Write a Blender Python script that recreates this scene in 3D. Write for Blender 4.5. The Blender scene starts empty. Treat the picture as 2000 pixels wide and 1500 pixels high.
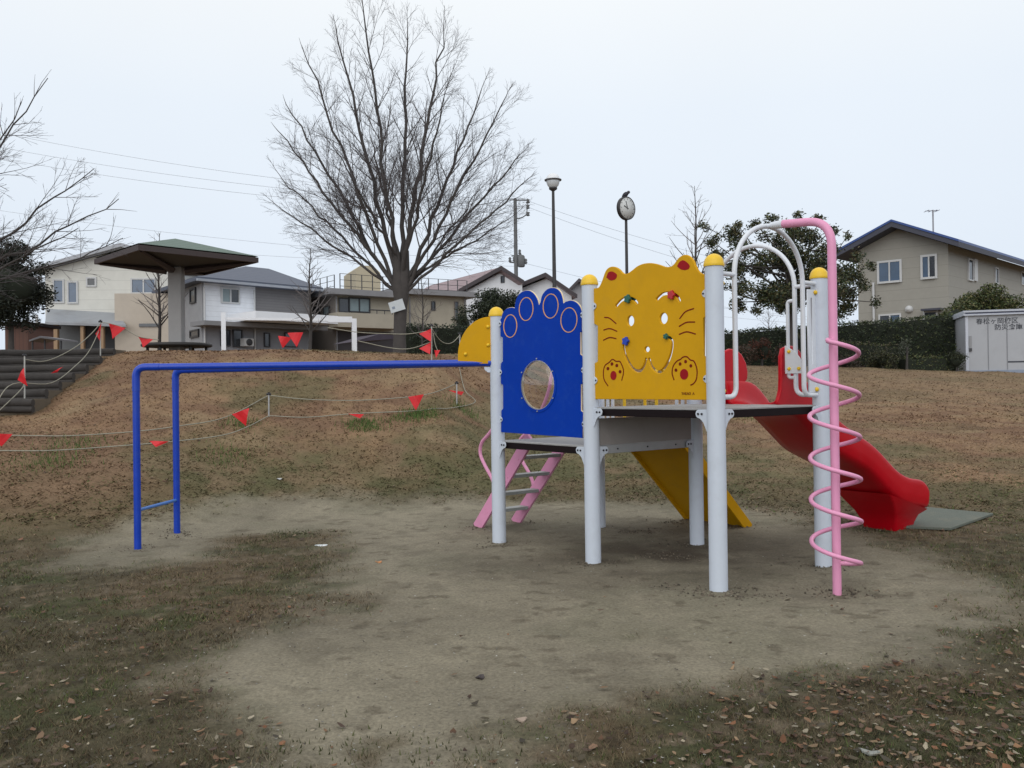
import bpy, bmesh, math, random
import numpy as np
from mathutils import Matrix, Vector
SC = bpy.context.scene
COL = SC.collection
rng = np.random.default_rng(7)
random.seed(7)

# ------------------------------------------------------------ camera
FPX, PITCH, ROLL, CH = 1694.0, 0.0063, 0.0135, 1.30
cam = bpy.data.cameras.new('camera'); camo = bpy.data.objects.new('camera', cam); COL.objects.link(camo)
cam.sensor_width = 36; cam.lens = 36 * FPX / 2000; cam.clip_start = 0.05; cam.clip_end = 2000
camo.matrix_world = Matrix.Translation((0, 0, CH)) @ Matrix.Rotation(math.pi / 2 + PITCH, 4, 'X') @ Matrix.Rotation(-ROLL, 4, 'Z')
SC.camera = camo
# ------------------------------------------------------------ overcast daylight
SUN_EL, SUN_AZ = math.radians(35), math.radians(195)
w = bpy.data.worlds.new('World'); SC.world = w; w.use_nodes = True
nt = w.node_tree; N = nt.nodes; L_ = nt.links
bg = N['Background']
sky = N.new('ShaderNodeTexSky'); sky.sky_type = 'NISHITA'; sky.sun_disc = False
sky.sun_elevation = SUN_EL; sky.sun_rotation = SUN_AZ; sky.dust_density = 6; sky.air_density = 1
tc = N.new('ShaderNodeTexCoord'); sp = N.new('ShaderNodeSeparateXYZ'); L_.new(tc.outputs['Generated'], sp.inputs[0])
rp = N.new('ShaderNodeValToRGB'); L_.new(sp.outputs['Z'], rp.inputs['Fac'])
e = rp.color_ramp.elements
e[0].position = 0.0; e[0].color = (.775, .865, .985, 1)
e[1].position = 0.30; e[1].color = (.86, .93, 1.01, 1)
x = rp.color_ramp.elements.new(0.42); x.color = (.95, .985, 1.01, 1)
x = rp.color_ramp.elements.new(1.0); x.color = (1.0, 1.0, 1.0, 1)
nz = N.new('ShaderNodeTexNoise'); nz.inputs['Scale'].default_value = 1.6; nz.inputs['Detail'].default_value = 4
L_.new(tc.outputs['Generated'], nz.inputs['Vector'])
mr = N.new('ShaderNodeMapRange'); mr.inputs['To Min'].default_value = .93; mr.inputs['To Max'].default_value = 1.06
L_.new(nz.outputs['Fac'], mr.inputs['Value'])
vm = N.new('ShaderNodeVectorMath'); vm.operation = 'SCALE'
L_.new(rp.outputs[0], vm.inputs[0]); L_.new(mr.outputs[0], vm.inputs['Scale'])
s10 = N.new('ShaderNodeVectorMath'); s10.operation = 'SCALE'; s10.inputs['Scale'].default_value = .10
L_.new(sky.outputs[0], s10.inputs[0])
mx = N.new('ShaderNodeMix'); mx.data_type = 'VECTOR'; mx.inputs['Factor'].default_value = .94
L_.new(s10.outputs[0], mx.inputs[4]); L_.new(vm.outputs[0], mx.inputs[5])
L_.new(mx.outputs[1], bg.inputs[0]); bg.inputs[1].default_value = 1.0
sun = bpy.data.lights.new('sun', 'SUN'); sun.energy = 1.2; sun.angle = math.radians(70); sun.color = (1, .97, .93)
suno = bpy.data.objects.new('sun', sun); COL.objects.link(suno)
suno.rotation_euler = (math.pi / 2 - SUN_EL, 0, -SUN_AZ + math.pi)
SC.view_settings.view_transform = 'Standard'; SC.view_settings.look = 'None'
SC.view_settings.exposure = 0; SC.view_settings.gamma = 1
SC.render.filter_size = 1.7

# ------------------------------------------------------------ pixel <-> world helpers
def ray(px, py):
    dx, dy = px - 1000.0, py - 750.0
    c, s = math.cos(ROLL), math.sin(ROLL)
    u = (c * dx - s * dy) / FPX; v = (s * dx + c * dy) / FPX
    cy, cz = 1.0, -v
    y = cy * math.cos(PITCH) - cz * math.sin(PITCH); z = cy * math.sin(PITCH) + cz * math.cos(PITCH)
    return u / y, z / y
def at(px, py, D):
    u, t = ray(px, py); return np.array([u * D, D, CH + t * D])
def on_plane(px, py, P, n):
    u, t = ray(px, py); d = np.array([u, 1, t]); P = np.array(P, float); n = np.array(n, float)
    k = ((P - np.array([0, 0, CH])) @ n) / (d @ n)
    return np.array([0, 0, CH]) + d * k

# ------------------------------------------------------------ noise
def vnoise(x, y, seed=0):
    xi = np.floor(x).astype(np.int64); yi = np.floor(y).astype(np.int64)
    xf = x - xi; yf = y - yi
    def h(a, b):
        n = (a * 374761393 + b * 668265263 + seed * 974634777) & 0x7fffffff
        n = ((n ^ (n >> 13)) * 1274126177) & 0x7fffffff
        return ((n ^ (n >> 16)) & 0xffff) / 65535.0
    u = xf * xf * (3 - 2 * xf); v = yf * yf * (3 - 2 * yf)
    return (h(xi, yi) * (1 - u) + h(xi + 1, yi) * u) * (1 - v) + (h(xi, yi + 1) * (1 - u) + h(xi + 1, yi + 1) * u) * v
def fbm(x, y, o=4, seed=0):
    s = 0; a = 1; t = 0
    for i in range(o):
        s = s + a * vnoise(x * 2 ** i + 17.3 * i, y * 2 ** i - 9.1 * i, seed + i); t += a; a *= .55
    return s / t          # 0..1
def sstep(a, b, x):
    t = np.clip((x - a) / (b - a), 0, 1); return t * t * (3 - 2 * t)

# ------------------------------------------------------------ terrain
K_PX = [-3000, -600, 0, 300, 600, 850, 900, 960, 1100, 1430, 1700, 2000, 2800, 4500]
K_FT = [7.0, 7.0, 7.6, 8.1, 9.6, 9.8, 9.8, 9.8, 9.8, 9.4, 9.2, 8.6, 8.0, 8.0]
K_CD = [15.5, 15.5, 15.5, 15.5, 15.5, 15.5, 17.0, 20, 25, 27, 27, 27, 27, 27]
K_CZ = [1.6, 1.9, 2.09, 2.12, 2.09, 1.98, 2.05, 2.25, 2.3, 1.98, 1.83, 1.60, 1.3, 1.2]
def terrain(x, y):
    x = np.asarray(x, float); y = np.asarray(y, float)
    yy = np.maximum(y, .6); px = 1000 + FPX * x / yy
    ft = np.interp(px, K_PX, K_FT); cd = np.interp(px, K_PX, K_CD); cz = np.interp(px, K_PX, K_CZ)
    t = (y - ft) / (cd - ft)
    a = np.minimum(.16, .9 / (cd - ft))
    def softlin(t):     # linear with rounded ends
        t = np.clip(t, -a, 1 + a)
        lo = (t + a) ** 2 / (4 * a); hi = 1 - (1 + a - t) ** 2 / (4 * a)
        return np.where(t < a, lo, np.where(t > 1 - a, hi, t))
    z = cz * softlin(t)
    # extra bulge of the left mound beside the log steps, hollow where the steps climb
    st = sstep(250, 60, px) * sstep(10.5, 12, y) * sstep(17, 15.2, y)
    z = z - .22 * st * sstep(1.08, .9, t)
    hill = np.clip(t * 3, 0, 1)
    z = z + hill * (fbm(x * .45, y * .45, 3, 5) - .5) * .22 * sstep(1.25, .75, t) + hill * (fbm(x * 1.6, y * 1.6, 3, 8) - .5) * .07 * sstep(1.3, 1.0, t)
    z = z + (fbm(x * .35 + 3, y * .35, 3, 11) - .5) * .02
    z = z - .035 * np.exp(-((x - 2.05) ** 2 + (y - 5.5) ** 2) / .12)
    return z
def tz(x, y): return float(terrain(x, y))
def ground_hit(px, py, lift=0.0, dmax=40):
    u, t = ray(px, py)
    Ds = np.concatenate([np.arange(2, 20, .02), np.arange(20, dmax, .1)])
    zz = CH + t * Ds - terrain(u * Ds, Ds) - lift
    k = np.argmax(zz < 0)
    if zz[k] >= 0: return None
    D = Ds[k]; return np.array([u * D, D, CH + t * D])

# ------------------------------------------------------------ object helpers
def empty(name, loc):
    o = bpy.data.objects.new(name, None); COL.objects.link(o); o.location = Vector([float(c) for c in loc]); o.empty_display_size = .2
    return o
def tag(o, label=None, cat=None, group=None, kind=None):
    if label: o['label'] = label
    if cat: o['category'] = cat
    if group: o['group'] = group
    if kind: o['kind'] = kind
    return o
def thing(name, loc, label, cat, group=None): return tag(empty(name, loc), label, cat, group)
def wloc(p):
    v = Vector((0, 0, 0))
    while p is not None: v += p.location; p = p.parent
    return v
class MB:
    def __init__(s): s.v = []; s.f = []; s.n = 0; s.sm = []
    def add(s, V, F, smooth=False):
        V = np.asarray(V, float).reshape(-1, 3); s.v.append(V); n = s.n
        s.f += [tuple(i + n for i in f) for f in F]; s.sm += [smooth] * len(F); s.n += len(V); return s
    def box8(s, P):      # P: 4 bottom + 4 top corners, same winding
        return s.add(P, [(3, 2, 1, 0), (4, 5, 6, 7), (0, 1, 5, 4), (1, 2, 6, 5), (2, 3, 7, 6), (3, 0, 4, 7)])
    def box(s, c, size, rz=0):
        c = np.array(c, float); hx, hy, hz = np.array(size) / 2.0
        cs, sn = math.cos(rz), math.sin(rz); P = []
        for z in (-hz, hz):
            for (x, y) in ((-hx, -hy), (hx, -hy), (hx, hy), (-hx, hy)): P.append(c + [x * cs - y * sn, x * sn + y * cs, z])
        return s.box8(P)
    def prism(s, poly, vec):     # poly: 3D polygon (convex or mildly concave), extruded along vec
        poly = np.array(poly, float); n = len(poly); V = np.vstack([poly, poly + np.array(vec, float)])
        return s.add(V, [tuple(range(n))[::-1], tuple(range(n, 2 * n))] + [(i, (i + 1) % n, n + (i + 1) % n, n + i) for i in range(n)])
    def tube(s, P, r, k=8, cap=True, smooth=True):
        P = np.asarray(P, float); n = len(P); r = np.broadcast_to(np.asarray(r, float), (n,))
        T = np.gradient(P, axis=0); T /= np.linalg.norm(T, axis=1)[:, None] + 1e-12
        a = np.array([0, 0, 1.0]) if abs(T[0, 2]) < .9 else np.array([1.0, 0, 0])
        U = np.zeros_like(P); u = np.cross(T[0], a); u /= np.linalg.norm(u); U[0] = u
        for i in range(1, n):
            u = u - T[i] * (u @ T[i]); u /= np.linalg.norm(u) + 1e-12; U[i] = u
        W = np.cross(T, U); ang = np.arange(k) * 2 * math.pi / k
        V = P[:, None, :] + r[:, None, None] * (U[:, None, :] * np.cos(ang)[None, :, None] + W[:, None, :] * np.sin(ang)[None, :, None])
        F = [(i * k + j, i * k + (j + 1) % k, (i + 1) * k + (j + 1) % k, (i + 1) * k + j) for i in range(n - 1) for j in range(k)]
        s.add(V.reshape(-1, 3), F, smooth)
        if cap:
            s.add(V[0], [tuple(range(k))[::-1]]); s.add(V[-1], [tuple(range(k))])       # caps have their own vertices so the sides shade straight
        return s
    def cyl(s, c, r, h, k=24): return s.tube([np.array(c, float), np.array(c, float) + [0, 0, h]], r, k)
    def lathe(s, c, prof, k=24, axis=None):   # prof: (r,z) list
        c = np.array(c, float); V = []; n = len(prof)
        if axis is None: ax, e1, e2 = np.array([0, 0, 1.]), np.array([1., 0, 0]), np.array([0, 1., 0])
        else:
            ax = np.array(axis, float); ax /= np.linalg.norm(ax); a = np.array([0, 0, 1.]) if abs(ax[2]) < .9 else np.array([1., 0, 0])
            e1 = np.cross(ax, a); e1 /= np.linalg.norm(e1); e2 = np.cross(ax, e1)
        for (r, z) in prof:
            for j in range(k):
                t = 2 * math.pi * j / k; V.append(c + ax * z + (e1 * math.cos(t) + e2 * math.sin(t)) * r)
        F = [(i * k + j, i * k + (j + 1) % k, (i + 1) * k + (j + 1) % k, (i + 1) * k + j) for i in range(n - 1) for j in range(k)]
        s.add(V, F, True); s.add(V[:k], [tuple(range(k))[::-1]]); return s.add(V[-k:], [tuple(range(k))])
    def mesh(s, name):
        m = bpy.data.meshes.new(name); V = np.vstack(s.v); m.from_pydata(V.tolist(), [], s.f)
        m.polygons.foreach_set('use_smooth', s.sm); return m
    def build(s, name, mat, parent=None, bevel=0, seg=2, sub=0):
        m = s.mesh(name); o = bpy.data.objects.new(name, m); COL.objects.link(o); m.materials.append(mat)
        if parent is not None:
            o.parent = parent; w0 = wloc(parent); m.transform(Matrix.Translation(-w0))
        bm = bmesh.new(); bm.from_mesh(m); bmesh.ops.recalc_face_normals(bm, faces=bm.faces); bm.to_mesh(m); bm.free()
        if bevel:
            b = o.modifiers.new('b', 'BEVEL'); b.width = bevel; b.segments = seg; b.limit_method = 'ANGLE'; b.angle_limit = math.radians(40)
            b.harden_normals = False
        if sub:
            b = o.modifiers.new('s', 'SUBSURF'); b.levels = sub; b.render_levels = sub
        m.update(); return o
def rawmesh(name, V, F3, mat, colors=None, parent=None, smooth=False, quads=False):
    V = np.asarray(V, np.float32); F = np.asarray(F3, np.int32); k = F.shape[1]
    m = bpy.data.meshes.new(name); m.vertices.add(len(V)); m.vertices.foreach_set('co', V.ravel())
    m.loops.add(F.size); m.loops.foreach_set('vertex_index', F.ravel())
    m.polygons.add(len(F)); m.polygons.foreach_set('loop_start', np.arange(0, F.size, k, dtype=np.int32))
    try: m.polygons.foreach_set('loop_total', np.full(len(F), k, np.int32))
    except Exception: pass
    m.polygons.foreach_set('use_smooth', np.full(len(F), smooth))
    m.update(calc_edges=True)
    if colors is not None:
        at_ = m.color_attributes.new('Col', 'FLOAT_COLOR', 'POINT'); c = np.ones((len(V), 4), np.float32); c[:, :3] = colors; at_.data.foreach_set('color', c.ravel())
    m.materials.append(mat); o = bpy.data.objects.new(name, m); COL.objects.link(o)
    if parent is not None: o.parent = parent; m.transform(Matrix.Translation(-wloc(parent)))
    return o
def crom(P, m=8):
    P = np.array(P, float); Q = np.vstack([2 * P[0] - P[1], P, 2 * P[-1] - P[-2]]); out = []
    for i in range(1, len(Q) - 2):
        for t in np.linspace(0, 1, m, endpoint=False):
            a, b, c, d = Q[i - 1], Q[i], Q[i + 1], Q[i + 2]
            out.append(.5 * ((2 * b) + (-a + c) * t + (2 * a - 5 * b + 4 * c - d) * t * t + (-a + 3 * b - 3 * c + d) * t ** 3))
    out.append(P[-1]); return np.array(out)
def fillet(P, r, m=6):     # polyline with rounded corners
    P = [np.array(p, float) for p in P]; out = [P[0]]
    for i in range(1, len(P) - 1):
        a, b, c = P[i - 1], P[i], P[i + 1]; d1 = (a - b) / np.linalg.norm(a - b); d2 = (c - b) / np.linalg.norm(c - b)
        q = min(r, .45 * np.linalg.norm(a - b), .45 * np.linalg.norm(c - b)); p1, p2 = b + d1 * q, b + d2 * q
        for t in np.linspace(0, 1, m): out.append((1 - t) ** 2 * p1 + 2 * t * (1 - t) * b + t * t * p2)
    out.append(P[-1]); return np.array(out)

# ------------------------------------------------------------ materials
MATS = {}
def mat(name, rgb, rough=.6, var=.06, scale=6, bump=0.0, bscale=60, metal=0, spec=.5, coat=0, stain=None, vcol=False, trans=0, coords='Object', emit=None):
    if name in MATS: return MATS[name]
    m = bpy.data.materials.new(name); m.use_nodes = True; n = m.node_tree.nodes; l = m.node_tree.links; b = n['Principled BSDF']
    b.inputs['Roughness'].default_value = rough; b.inputs['Metallic'].default_value = metal; b.inputs['Specular IOR Level'].default_value = spec
    if coat: b.inputs['Coat Weight'].default_value = coat; b.inputs['Coat Roughness'].default_value = .15
    t = n.new('ShaderNodeTexCoord'); nz = n.new('ShaderNodeTexNoise'); nz.inputs['Scale'].default_value = scale; nz.inputs['Detail'].default_value = 6; nz.inputs['Roughness'].default_value = .65
    l.new(t.outputs[coords], nz.inputs['Vector'])
    r = n.new('ShaderNodeMapRange'); r.inputs['From Min'].default_value = .3; r.inputs['From Max'].default_value = .7; r.inputs['To Min'].default_value = 1 - var; r.inputs['To Max'].default_value = 1 + var
    l.new(nz.outputs['Fac'], r.inputs['Value'])
    vs = n.new('ShaderNodeVectorMath'); vs.operation = 'SCALE'; l.new(r.outputs[0], vs.inputs['Scale'])
    if vcol:
        a = n.new('ShaderNodeAttribute'); a.attribute_name = 'Col'; l.new(a.outputs['Color'], vs.inputs[0])
    else: vs.inputs[0].default_value = rgb
    out = vs.outputs[0]
    if stain:     # (colour, scale, amount): blotches of dirt
        n2 = n.new('ShaderNodeTexNoise'); n2.inputs['Scale'].default_value = stain[1]; n2.inputs['Detail'].default_value = 8; n2.inputs['Roughness'].default_value = .7
        l.new(t.outputs[coords], n2.inputs['Vector'])
        r2 = n.new('ShaderNodeMapRange'); r2.inputs['From Min'].default_value = .52; r2.inputs['From Max'].default_value = .75; r2.inputs['To Max'].default_value = stain[2]
        l.new(n2.outputs['Fac'], r2.inputs['Value'])
        mm = n.new('ShaderNodeMix'); mm.data_type = 'VECTOR'; l.new(r2.outputs[0], mm.inputs['Factor']); l.new(out, mm.inputs[4]); mm.inputs[5].default_value = stain[0]
        out = mm.outputs[1]
    l.new(out, b.inputs['Base Color'])
    r3 = n.new('ShaderNodeMapRange'); r3.inputs['To Min'].default_value = max(0, rough - .08); r3.inputs['To Max'].default_value = min(1, rough + .1); l.new(nz.outputs['Fac'], r3.inputs['Value']); l.new(r3.outputs[0], b.inputs['Roughness'])
    if bump:
        n3 = n.new('ShaderNodeTexNoise'); n3.inputs['Scale'].default_value = bscale; n3.inputs['Detail'].default_value = 5; l.new(t.outputs[coords], n3.inputs['Vector'])
        bp = n.new('ShaderNodeBump'); bp.inputs['Strength'].default_value = bump; bp.inputs['Distance'].default_value = .01; l.new(n3.outputs['Fac'], bp.inputs['Height']); l.new(bp.outputs[0], b.inputs['Normal'])
    MATS[name] = m; return m
def matlines(name, rgb, rgb2, period, width, axis='Z', rough=.6, var=.05):   # siding or planks: thin lines every period metres
    m = mat(name, rgb, rough, var, 3); n = m.node_tree.nodes; l = m.node_tree.links; b = n['Principled BSDF']
    src = b.inputs['Base Color'].links[0].from_socket
    t = n.new('ShaderNodeTexCoord'); s = n.new('ShaderNodeSeparateXYZ'); l.new(t.outputs['Object'], s.inputs[0])
    d = n.new('ShaderNodeMath'); d.operation = 'DIVIDE'; d.inputs[1].default_value = period; l.new(s.outputs[axis], d.inputs[0])
    f = n.new('ShaderNodeMath'); f.operation = 'FRACT'; l.new(d.outputs[0], f.inputs[0])
    c = n.new('ShaderNodeMath'); c.operation = 'LESS_THAN'; c.inputs[1].default_value = width / period; l.new(f.outputs[0], c.inputs[0])
    mm = n.new('ShaderNodeMix'); mm.data_type = 'VECTOR'; l.new(c.outputs[0], mm.inputs['Factor']); l.new(src, mm.inputs[4]); mm.inputs[5].default_value = rgb2
    l.new(mm.outputs[1], b.inputs['Base Color']); return m
DIRT = (.16, .13, .09)
WHITE = mat('white_powdercoat', (.55, .605, .69), .42, .03, 4, .05, 90, stain=(DIRT, 4.5, .14))
WHITEP = mat('white_pipe', (.66, .70, .76), .35, .03, 5)
YEL = mat('yellow_board', (.61, .325, .006), .5, .05, 5, .05, 150, spec=.13, stain=((.44, .25, .03), 7, .35))
YELC = mat('yellow_cap', (.78, .50, .02), .4, .04, 9)
BLUEB = mat('blue_board', (.0015, .040, .37), .55, .05, 5, .05, 150, spec=.08, stain=((.025, .09, .38), 11, .35))
BLUEP = mat('blue_pipe', (.004, .045, .42), .3, .06, 7, stain=((.05, .10, .30), 11, .3))
CREAM = mat('cream_board_edge', (.80, .66, .42), .55, .05, 9)
ORNG = mat('engraved_core', (.72, .36, .11), .6, .05, 9)
REDP = mat('dark_red_paint', (.30, .008, .012), .55, .08, 9, spec=.15)
REDS = mat('red_slide_plastic', (.48, .001, .010), .34, .06, 5, spec=.28, stain=((.46, .04, .05), 8, .2))
PINK = mat('pink_paint', (.74, .31, .50), .38, .04, 6, stain=((.55, .28, .38), 9, .2))
DKBR = mat('dark_brown_frame', (.010, .006, .007), .6, .1, 9, spec=.12)
DECK = mat('grey_deck', (.30, .30, .30), .6, .12, 12, .2, 120)
GREYP = mat('grey_riser', (.30, .28, .27), .55, .05, 3, stain=((.2, .18, .16), 4, .4))
STEEL = mat('galvanised_steel', (.40, .41, .42), .45, .08, 9, metal=.4)
DARKBOLT = mat('dark_bolt', (.03, .03, .035), .4, .1, 30, metal=.5)
STEP = mat('ribbed_step', (.34, .36, .35), .6, .15, 20, .3, 150)
RUBB = mat('black_rubber', (.03, .03, .03), .8, .1, 9)
GREEN_K = mat('green_knob', (.015, .11, .08), .4, .05, 9)
RED_K = mat('red_knob', (.45, .02, .03), .4, .05, 9)
BLUE_K = mat('blue_knob', (.01, .05, .42), .4, .05, 9)
FLAG = mat('red_vinyl', (.62, .012, .02), .5, .1, 9)
ROPE = mat('pale_rope', (.27, .26, .21), .8, .15, 30)
def acrylic():
    m = bpy.data.materials.new('clear_acrylic'); m.use_nodes = True; n = m.node_tree.nodes; l = m.node_tree.links
    n.remove(n['Principled BSDF']); o = n['Material Output']; tr = n.new('ShaderNodeBsdfTransparent'); tr.inputs[0].default_value = (.93, .95, .96, 1)
    gl = n.new('ShaderNodeBsdfGlossy'); gl.inputs['Roughness'].default_value = .08; fr = n.new('ShaderNodeFresnel'); fr.inputs[0].default_value = 1.9
    mi = n.new('ShaderNodeMixShader'); l.new(fr.outputs[0], mi.inputs[0]); l.new(tr.outputs[0], mi.inputs[1]); l.new(gl.outputs[0], mi.inputs[2]); l.new(mi.outputs[0], o.inputs[0]); return m
ACR = acrylic()

# ============================================================ GROUND
SAND_PX = [(60,1112),(130,1085),(200,1060),(300,1038),(400,1018),(500,998),(620,985),(760,990),(930,985),(1100,985),(1250,985),(1420,990),(1520,1003),(1620,1030),(1720,1052),(1800,1080),(1850,1105),(1880,1135),(1925,1170),(1975,1205),(1970,1235),(1880,1255),(1780,1282),(1650,1290),(1500,1300),(1350,1325),(1230,1365),(1080,1400),(1000,1450),(930,1520),(700,1560),(590,1500),(520,1440),(420,1380),(300,1335),(345,1290),(430,1262),(560,1218),(640,1200),(668,1160),(690,1110),(675,1062),(640,1046),(560,1040),(470,1046),(410,1072),(370,1092),(240,1106),(150,1112)]
def unz(px, py, z=0):
    u, t = ray(px, py); D = (z - CH) / t; return (u * D, D)
SAND = np.array([unz(*p) for p in SAND_PX])
def poly_sd(x, y, P):
    x = x.ravel(); y = y.ravel(); d = np.full(x.shape, 1e9); ins = np.zeros(x.shape, bool); n = len(P)
    for i in range(n):
        a = P[i]; b = P[(i + 1) % n]; ex, ey = b - a; t = np.clip(((x - a[0]) * ex + (y - a[1]) * ey) / (ex * ex + ey * ey), 0, 1)
        d = np.minimum(d, np.hypot(x - a[0] - t * ex, y - a[1] - t * ey))
        c = ((a[1] > y) != (b[1] > y)) & (x < (b[0] - a[0]) * (y - a[1]) / (b[1] - a[1] + 1e-12) + a[0]); ins ^= c
    return np.where(ins, d, -d)
def sand_mask(x, y):
    sh = x.shape; m = np.zeros(x.size); xr = x.ravel(); yr = y.ravel()
    k = (np.abs(xr) < 8) & (yr > .5) & (yr < 13)
    d = poly_sd(xr[k], yr[k], SAND)
    n = (fbm(xr[k] * 1.3, yr[k] * 1.3, 4, 21) - .5) * 1.5 + (fbm(xr[k] * 6, yr[k] * 6, 3, 31) - .5) * .5
    wd = .14 + .07 * yr[k] / 6
    m[k] = sstep(-wd * 1.6, wd * 1.6, d + n * .55)
    # scattered turf islands in the sand near its foreground edge
    isl = sstep(.66, .78, fbm(xr[k] * 2.2 + 5, yr[k] * 2.2, 3, 44)) * sstep(1.0, .2, d) * sstep(5.2, 4.2, yr[k])
    m[k] *= 1 - .8 * isl
    return m.reshape(sh)
def lerp(a, b, t): return a + (b - a) * t[..., None]
def ground_color(x, y):
    px = 1000 + FPX * x / np.maximum(y, .6)
    ft = np.interp(px, K_PX, K_FT); cd = np.interp(px, K_PX, K_CD); t = (y - ft) / (cd - ft)
    n1 = fbm(x * .9, y * .9, 4, 51); n2 = fbm(x * 3.1, y * 3.1, 4, 61); n3 = fbm(x * 11, y * 11, 3, 71)
    fg = lerp(np.array([.070, .060, .036]), np.array([.098, .074, .046]), sstep(.35, .65, n1))
    fg = lerp(fg, np.array([.050, .058, .026]), sstep(.5, .72, n2) * .7)
    fg = lerp(fg, np.array([.15, .12, .085]), sstep(.58, .8, n3) * .7); fg = lerp(fg, np.array([.035, .028, .018]), sstep(.42, .25, n3) * .6)
    olive = lerp(np.array([.100, .090, .045]), np.array([.155, .115, .068]), sstep(.35, .65, n2))
    olive = lerp(olive, np.array([.060, .068, .030]), sstep(.5, .7, n1) * .75)
    tan = lerp(np.array([.215, .140, .083]), np.array([.165, .100, .062]), sstep(.35, .65, n2))
    tan = lerp(tan, np.array([.26, .17, .10]), sstep(.55, .75, n1) * .6)
    tan = lerp(tan, np.array([.12, .078, .052]), sstep(.62, .8, n3) * .4)
    right = sstep(1150, 1500, px)
    k = sstep(.12 - .07 * right, .45 - .2 * right, t + (n1 - .5) * .5)
    c = lerp(olive, tan, k); c = lerp(fg, c, sstep(-.08, .12, t))
    c = lerp(c, np.array([.19, .145, .09]), right * sstep(.3, .9, t) * .5); n4 = fbm(x * .55 + 9, y * .8, 4, 141); c = lerp(c, np.array([.085, .088, .042]), sstep(.52, .66, n4) * .6 * sstep(-.05, .1, t) * (1 - .6 * right)); c = lerp(c, np.array([.24, .185, .11]), sstep(.6, .75, fbm(x * 1.1, y * 1.7, 4, 151)) * .45 * sstep(0, .2, t))
    lf = sstep(520, 150, px) * sstep(-.05, .15, t) * sstep(.6, .3, t)
    c = lerp(c, np.array([.175, .105, .068]), lf * .6 * sstep(.35, .55, n1))
    s1 = fbm(x * .8, y * .8, 4, 81); s2 = fbm(x * 5, y * 5, 4, 91)
    sd = lerp(np.array([.225, .202, .150]), np.array([.168, .150, .112]), sstep(.3, .7, s1)); sd = sd * (1 + .05 * sstep(6.5, 9, y))[..., None]
    sd = lerp(sd, np.array([.12, .105, .078]), sstep(.52, .75, s2) * .45)
    sd = lerp(sd, np.array([.150, .142, .100]), sstep(.5, .72, fbm(x * 1.7 + 4, y * 1.7, 4, 161)) * .4); sd = lerp(sd, np.array([.085, .07, .05]), sstep(.66, .78, fbm(x * 7, y * 9, 3, 171)) * .55)
    # darker soil under the decks, with their contact shade painted into it
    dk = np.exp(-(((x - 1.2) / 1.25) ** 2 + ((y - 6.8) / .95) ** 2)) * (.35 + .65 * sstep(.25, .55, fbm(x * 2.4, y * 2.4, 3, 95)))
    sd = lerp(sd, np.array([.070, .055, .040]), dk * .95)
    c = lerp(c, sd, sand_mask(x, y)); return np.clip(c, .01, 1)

th = np.concatenate([np.radians(np.linspace(-180, -50, 40, endpoint=False)), np.radians(np.linspace(-50, -38, 30, endpoint=False)), np.radians(np.linspace(-38, 38, 520, endpoint=False)), np.radians(np.linspace(38, 50, 30, endpoint=False)), np.radians(np.linspace(50, 180, 41))])
rr = np.concatenate([[.02, .3, .8, 1.3], np.geomspace(1.7, 32, 760), np.geomspace(33, 900, 60)])
R_, T_ = np.meshgrid(rr, th, indexing='ij'); GX = R_ * np.sin(T_); GY = R_ * np.cos(T_)
GZ = terrain(GX, GY); sm = sand_mask(GX, GY)
near = sstep(14, 9, R_)
GZ = GZ + near * ((1 - sm) * ((fbm(GX * 9, GY * 9, 3, 101) - .5) * .022 + (fbm(GX * 30, GY * 30, 2, 102) - .5) * .012) + sm * ((fbm(GX * 6, GY * 6, 4, 103) - .5) * .022 + (fbm(GX * 26, GY * 26, 2, 104) - .5) * .006))
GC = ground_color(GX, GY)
nr, nc = GX.shape; idx = np.arange(nr * nc).reshape(nr, nc)
Fq = np.stack([idx[:-1, :-1], idx[:-1, 1:], idx[1:, 1:], idx[1:, :-1]], -1).reshape(-1, 4)
def groundmat():
    m = mat('ground_soil_and_dry_turf', (0, 0, 0), .95, .10, 9, vcol=True, coords='Object', spec=.15)
    n = m.node_tree.nodes; l = m.node_tree.links; b = n['Principled BSDF']; src = b.inputs['Base Color'].links[0].from_socket
    t = n.new('ShaderNodeTexCoord'); a = n.new('ShaderNodeTexNoise'); a.inputs['Scale'].default_value = 55; a.inputs['Detail'].default_value = 5; a.inputs['Roughness'].default_value = .75; l.new(t.outputs['Object'], a.inputs['Vector'])
    r = n.new('ShaderNodeMapRange'); r.inputs['From Min'].default_value = .3; r.inputs['From Max'].default_value = .7; r.inputs['To Min'].default_value = .66; r.inputs['To Max'].default_value = 1.34; l.new(a.outputs['Fac'], r.inputs['Value'])
    v = n.new('ShaderNodeVectorMath'); v.operation = 'SCALE'; l.new(src, v.inputs[0]); l.new(r.outputs[0], v.inputs['Scale']); l.new(v.outputs[0], b.inputs['Base Color'])
    bp = n.new('ShaderNodeBump'); bp.inputs['Strength'].default_value = .55; bp.inputs['Distance'].default_value = .012; l.new(a.outputs['Fac'], bp.inputs['Height']); l.new(bp.outputs[0], b.inputs['Normal']); return m
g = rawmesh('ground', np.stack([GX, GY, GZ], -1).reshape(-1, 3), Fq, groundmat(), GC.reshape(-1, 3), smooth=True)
tag(g, kind='structure')

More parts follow.
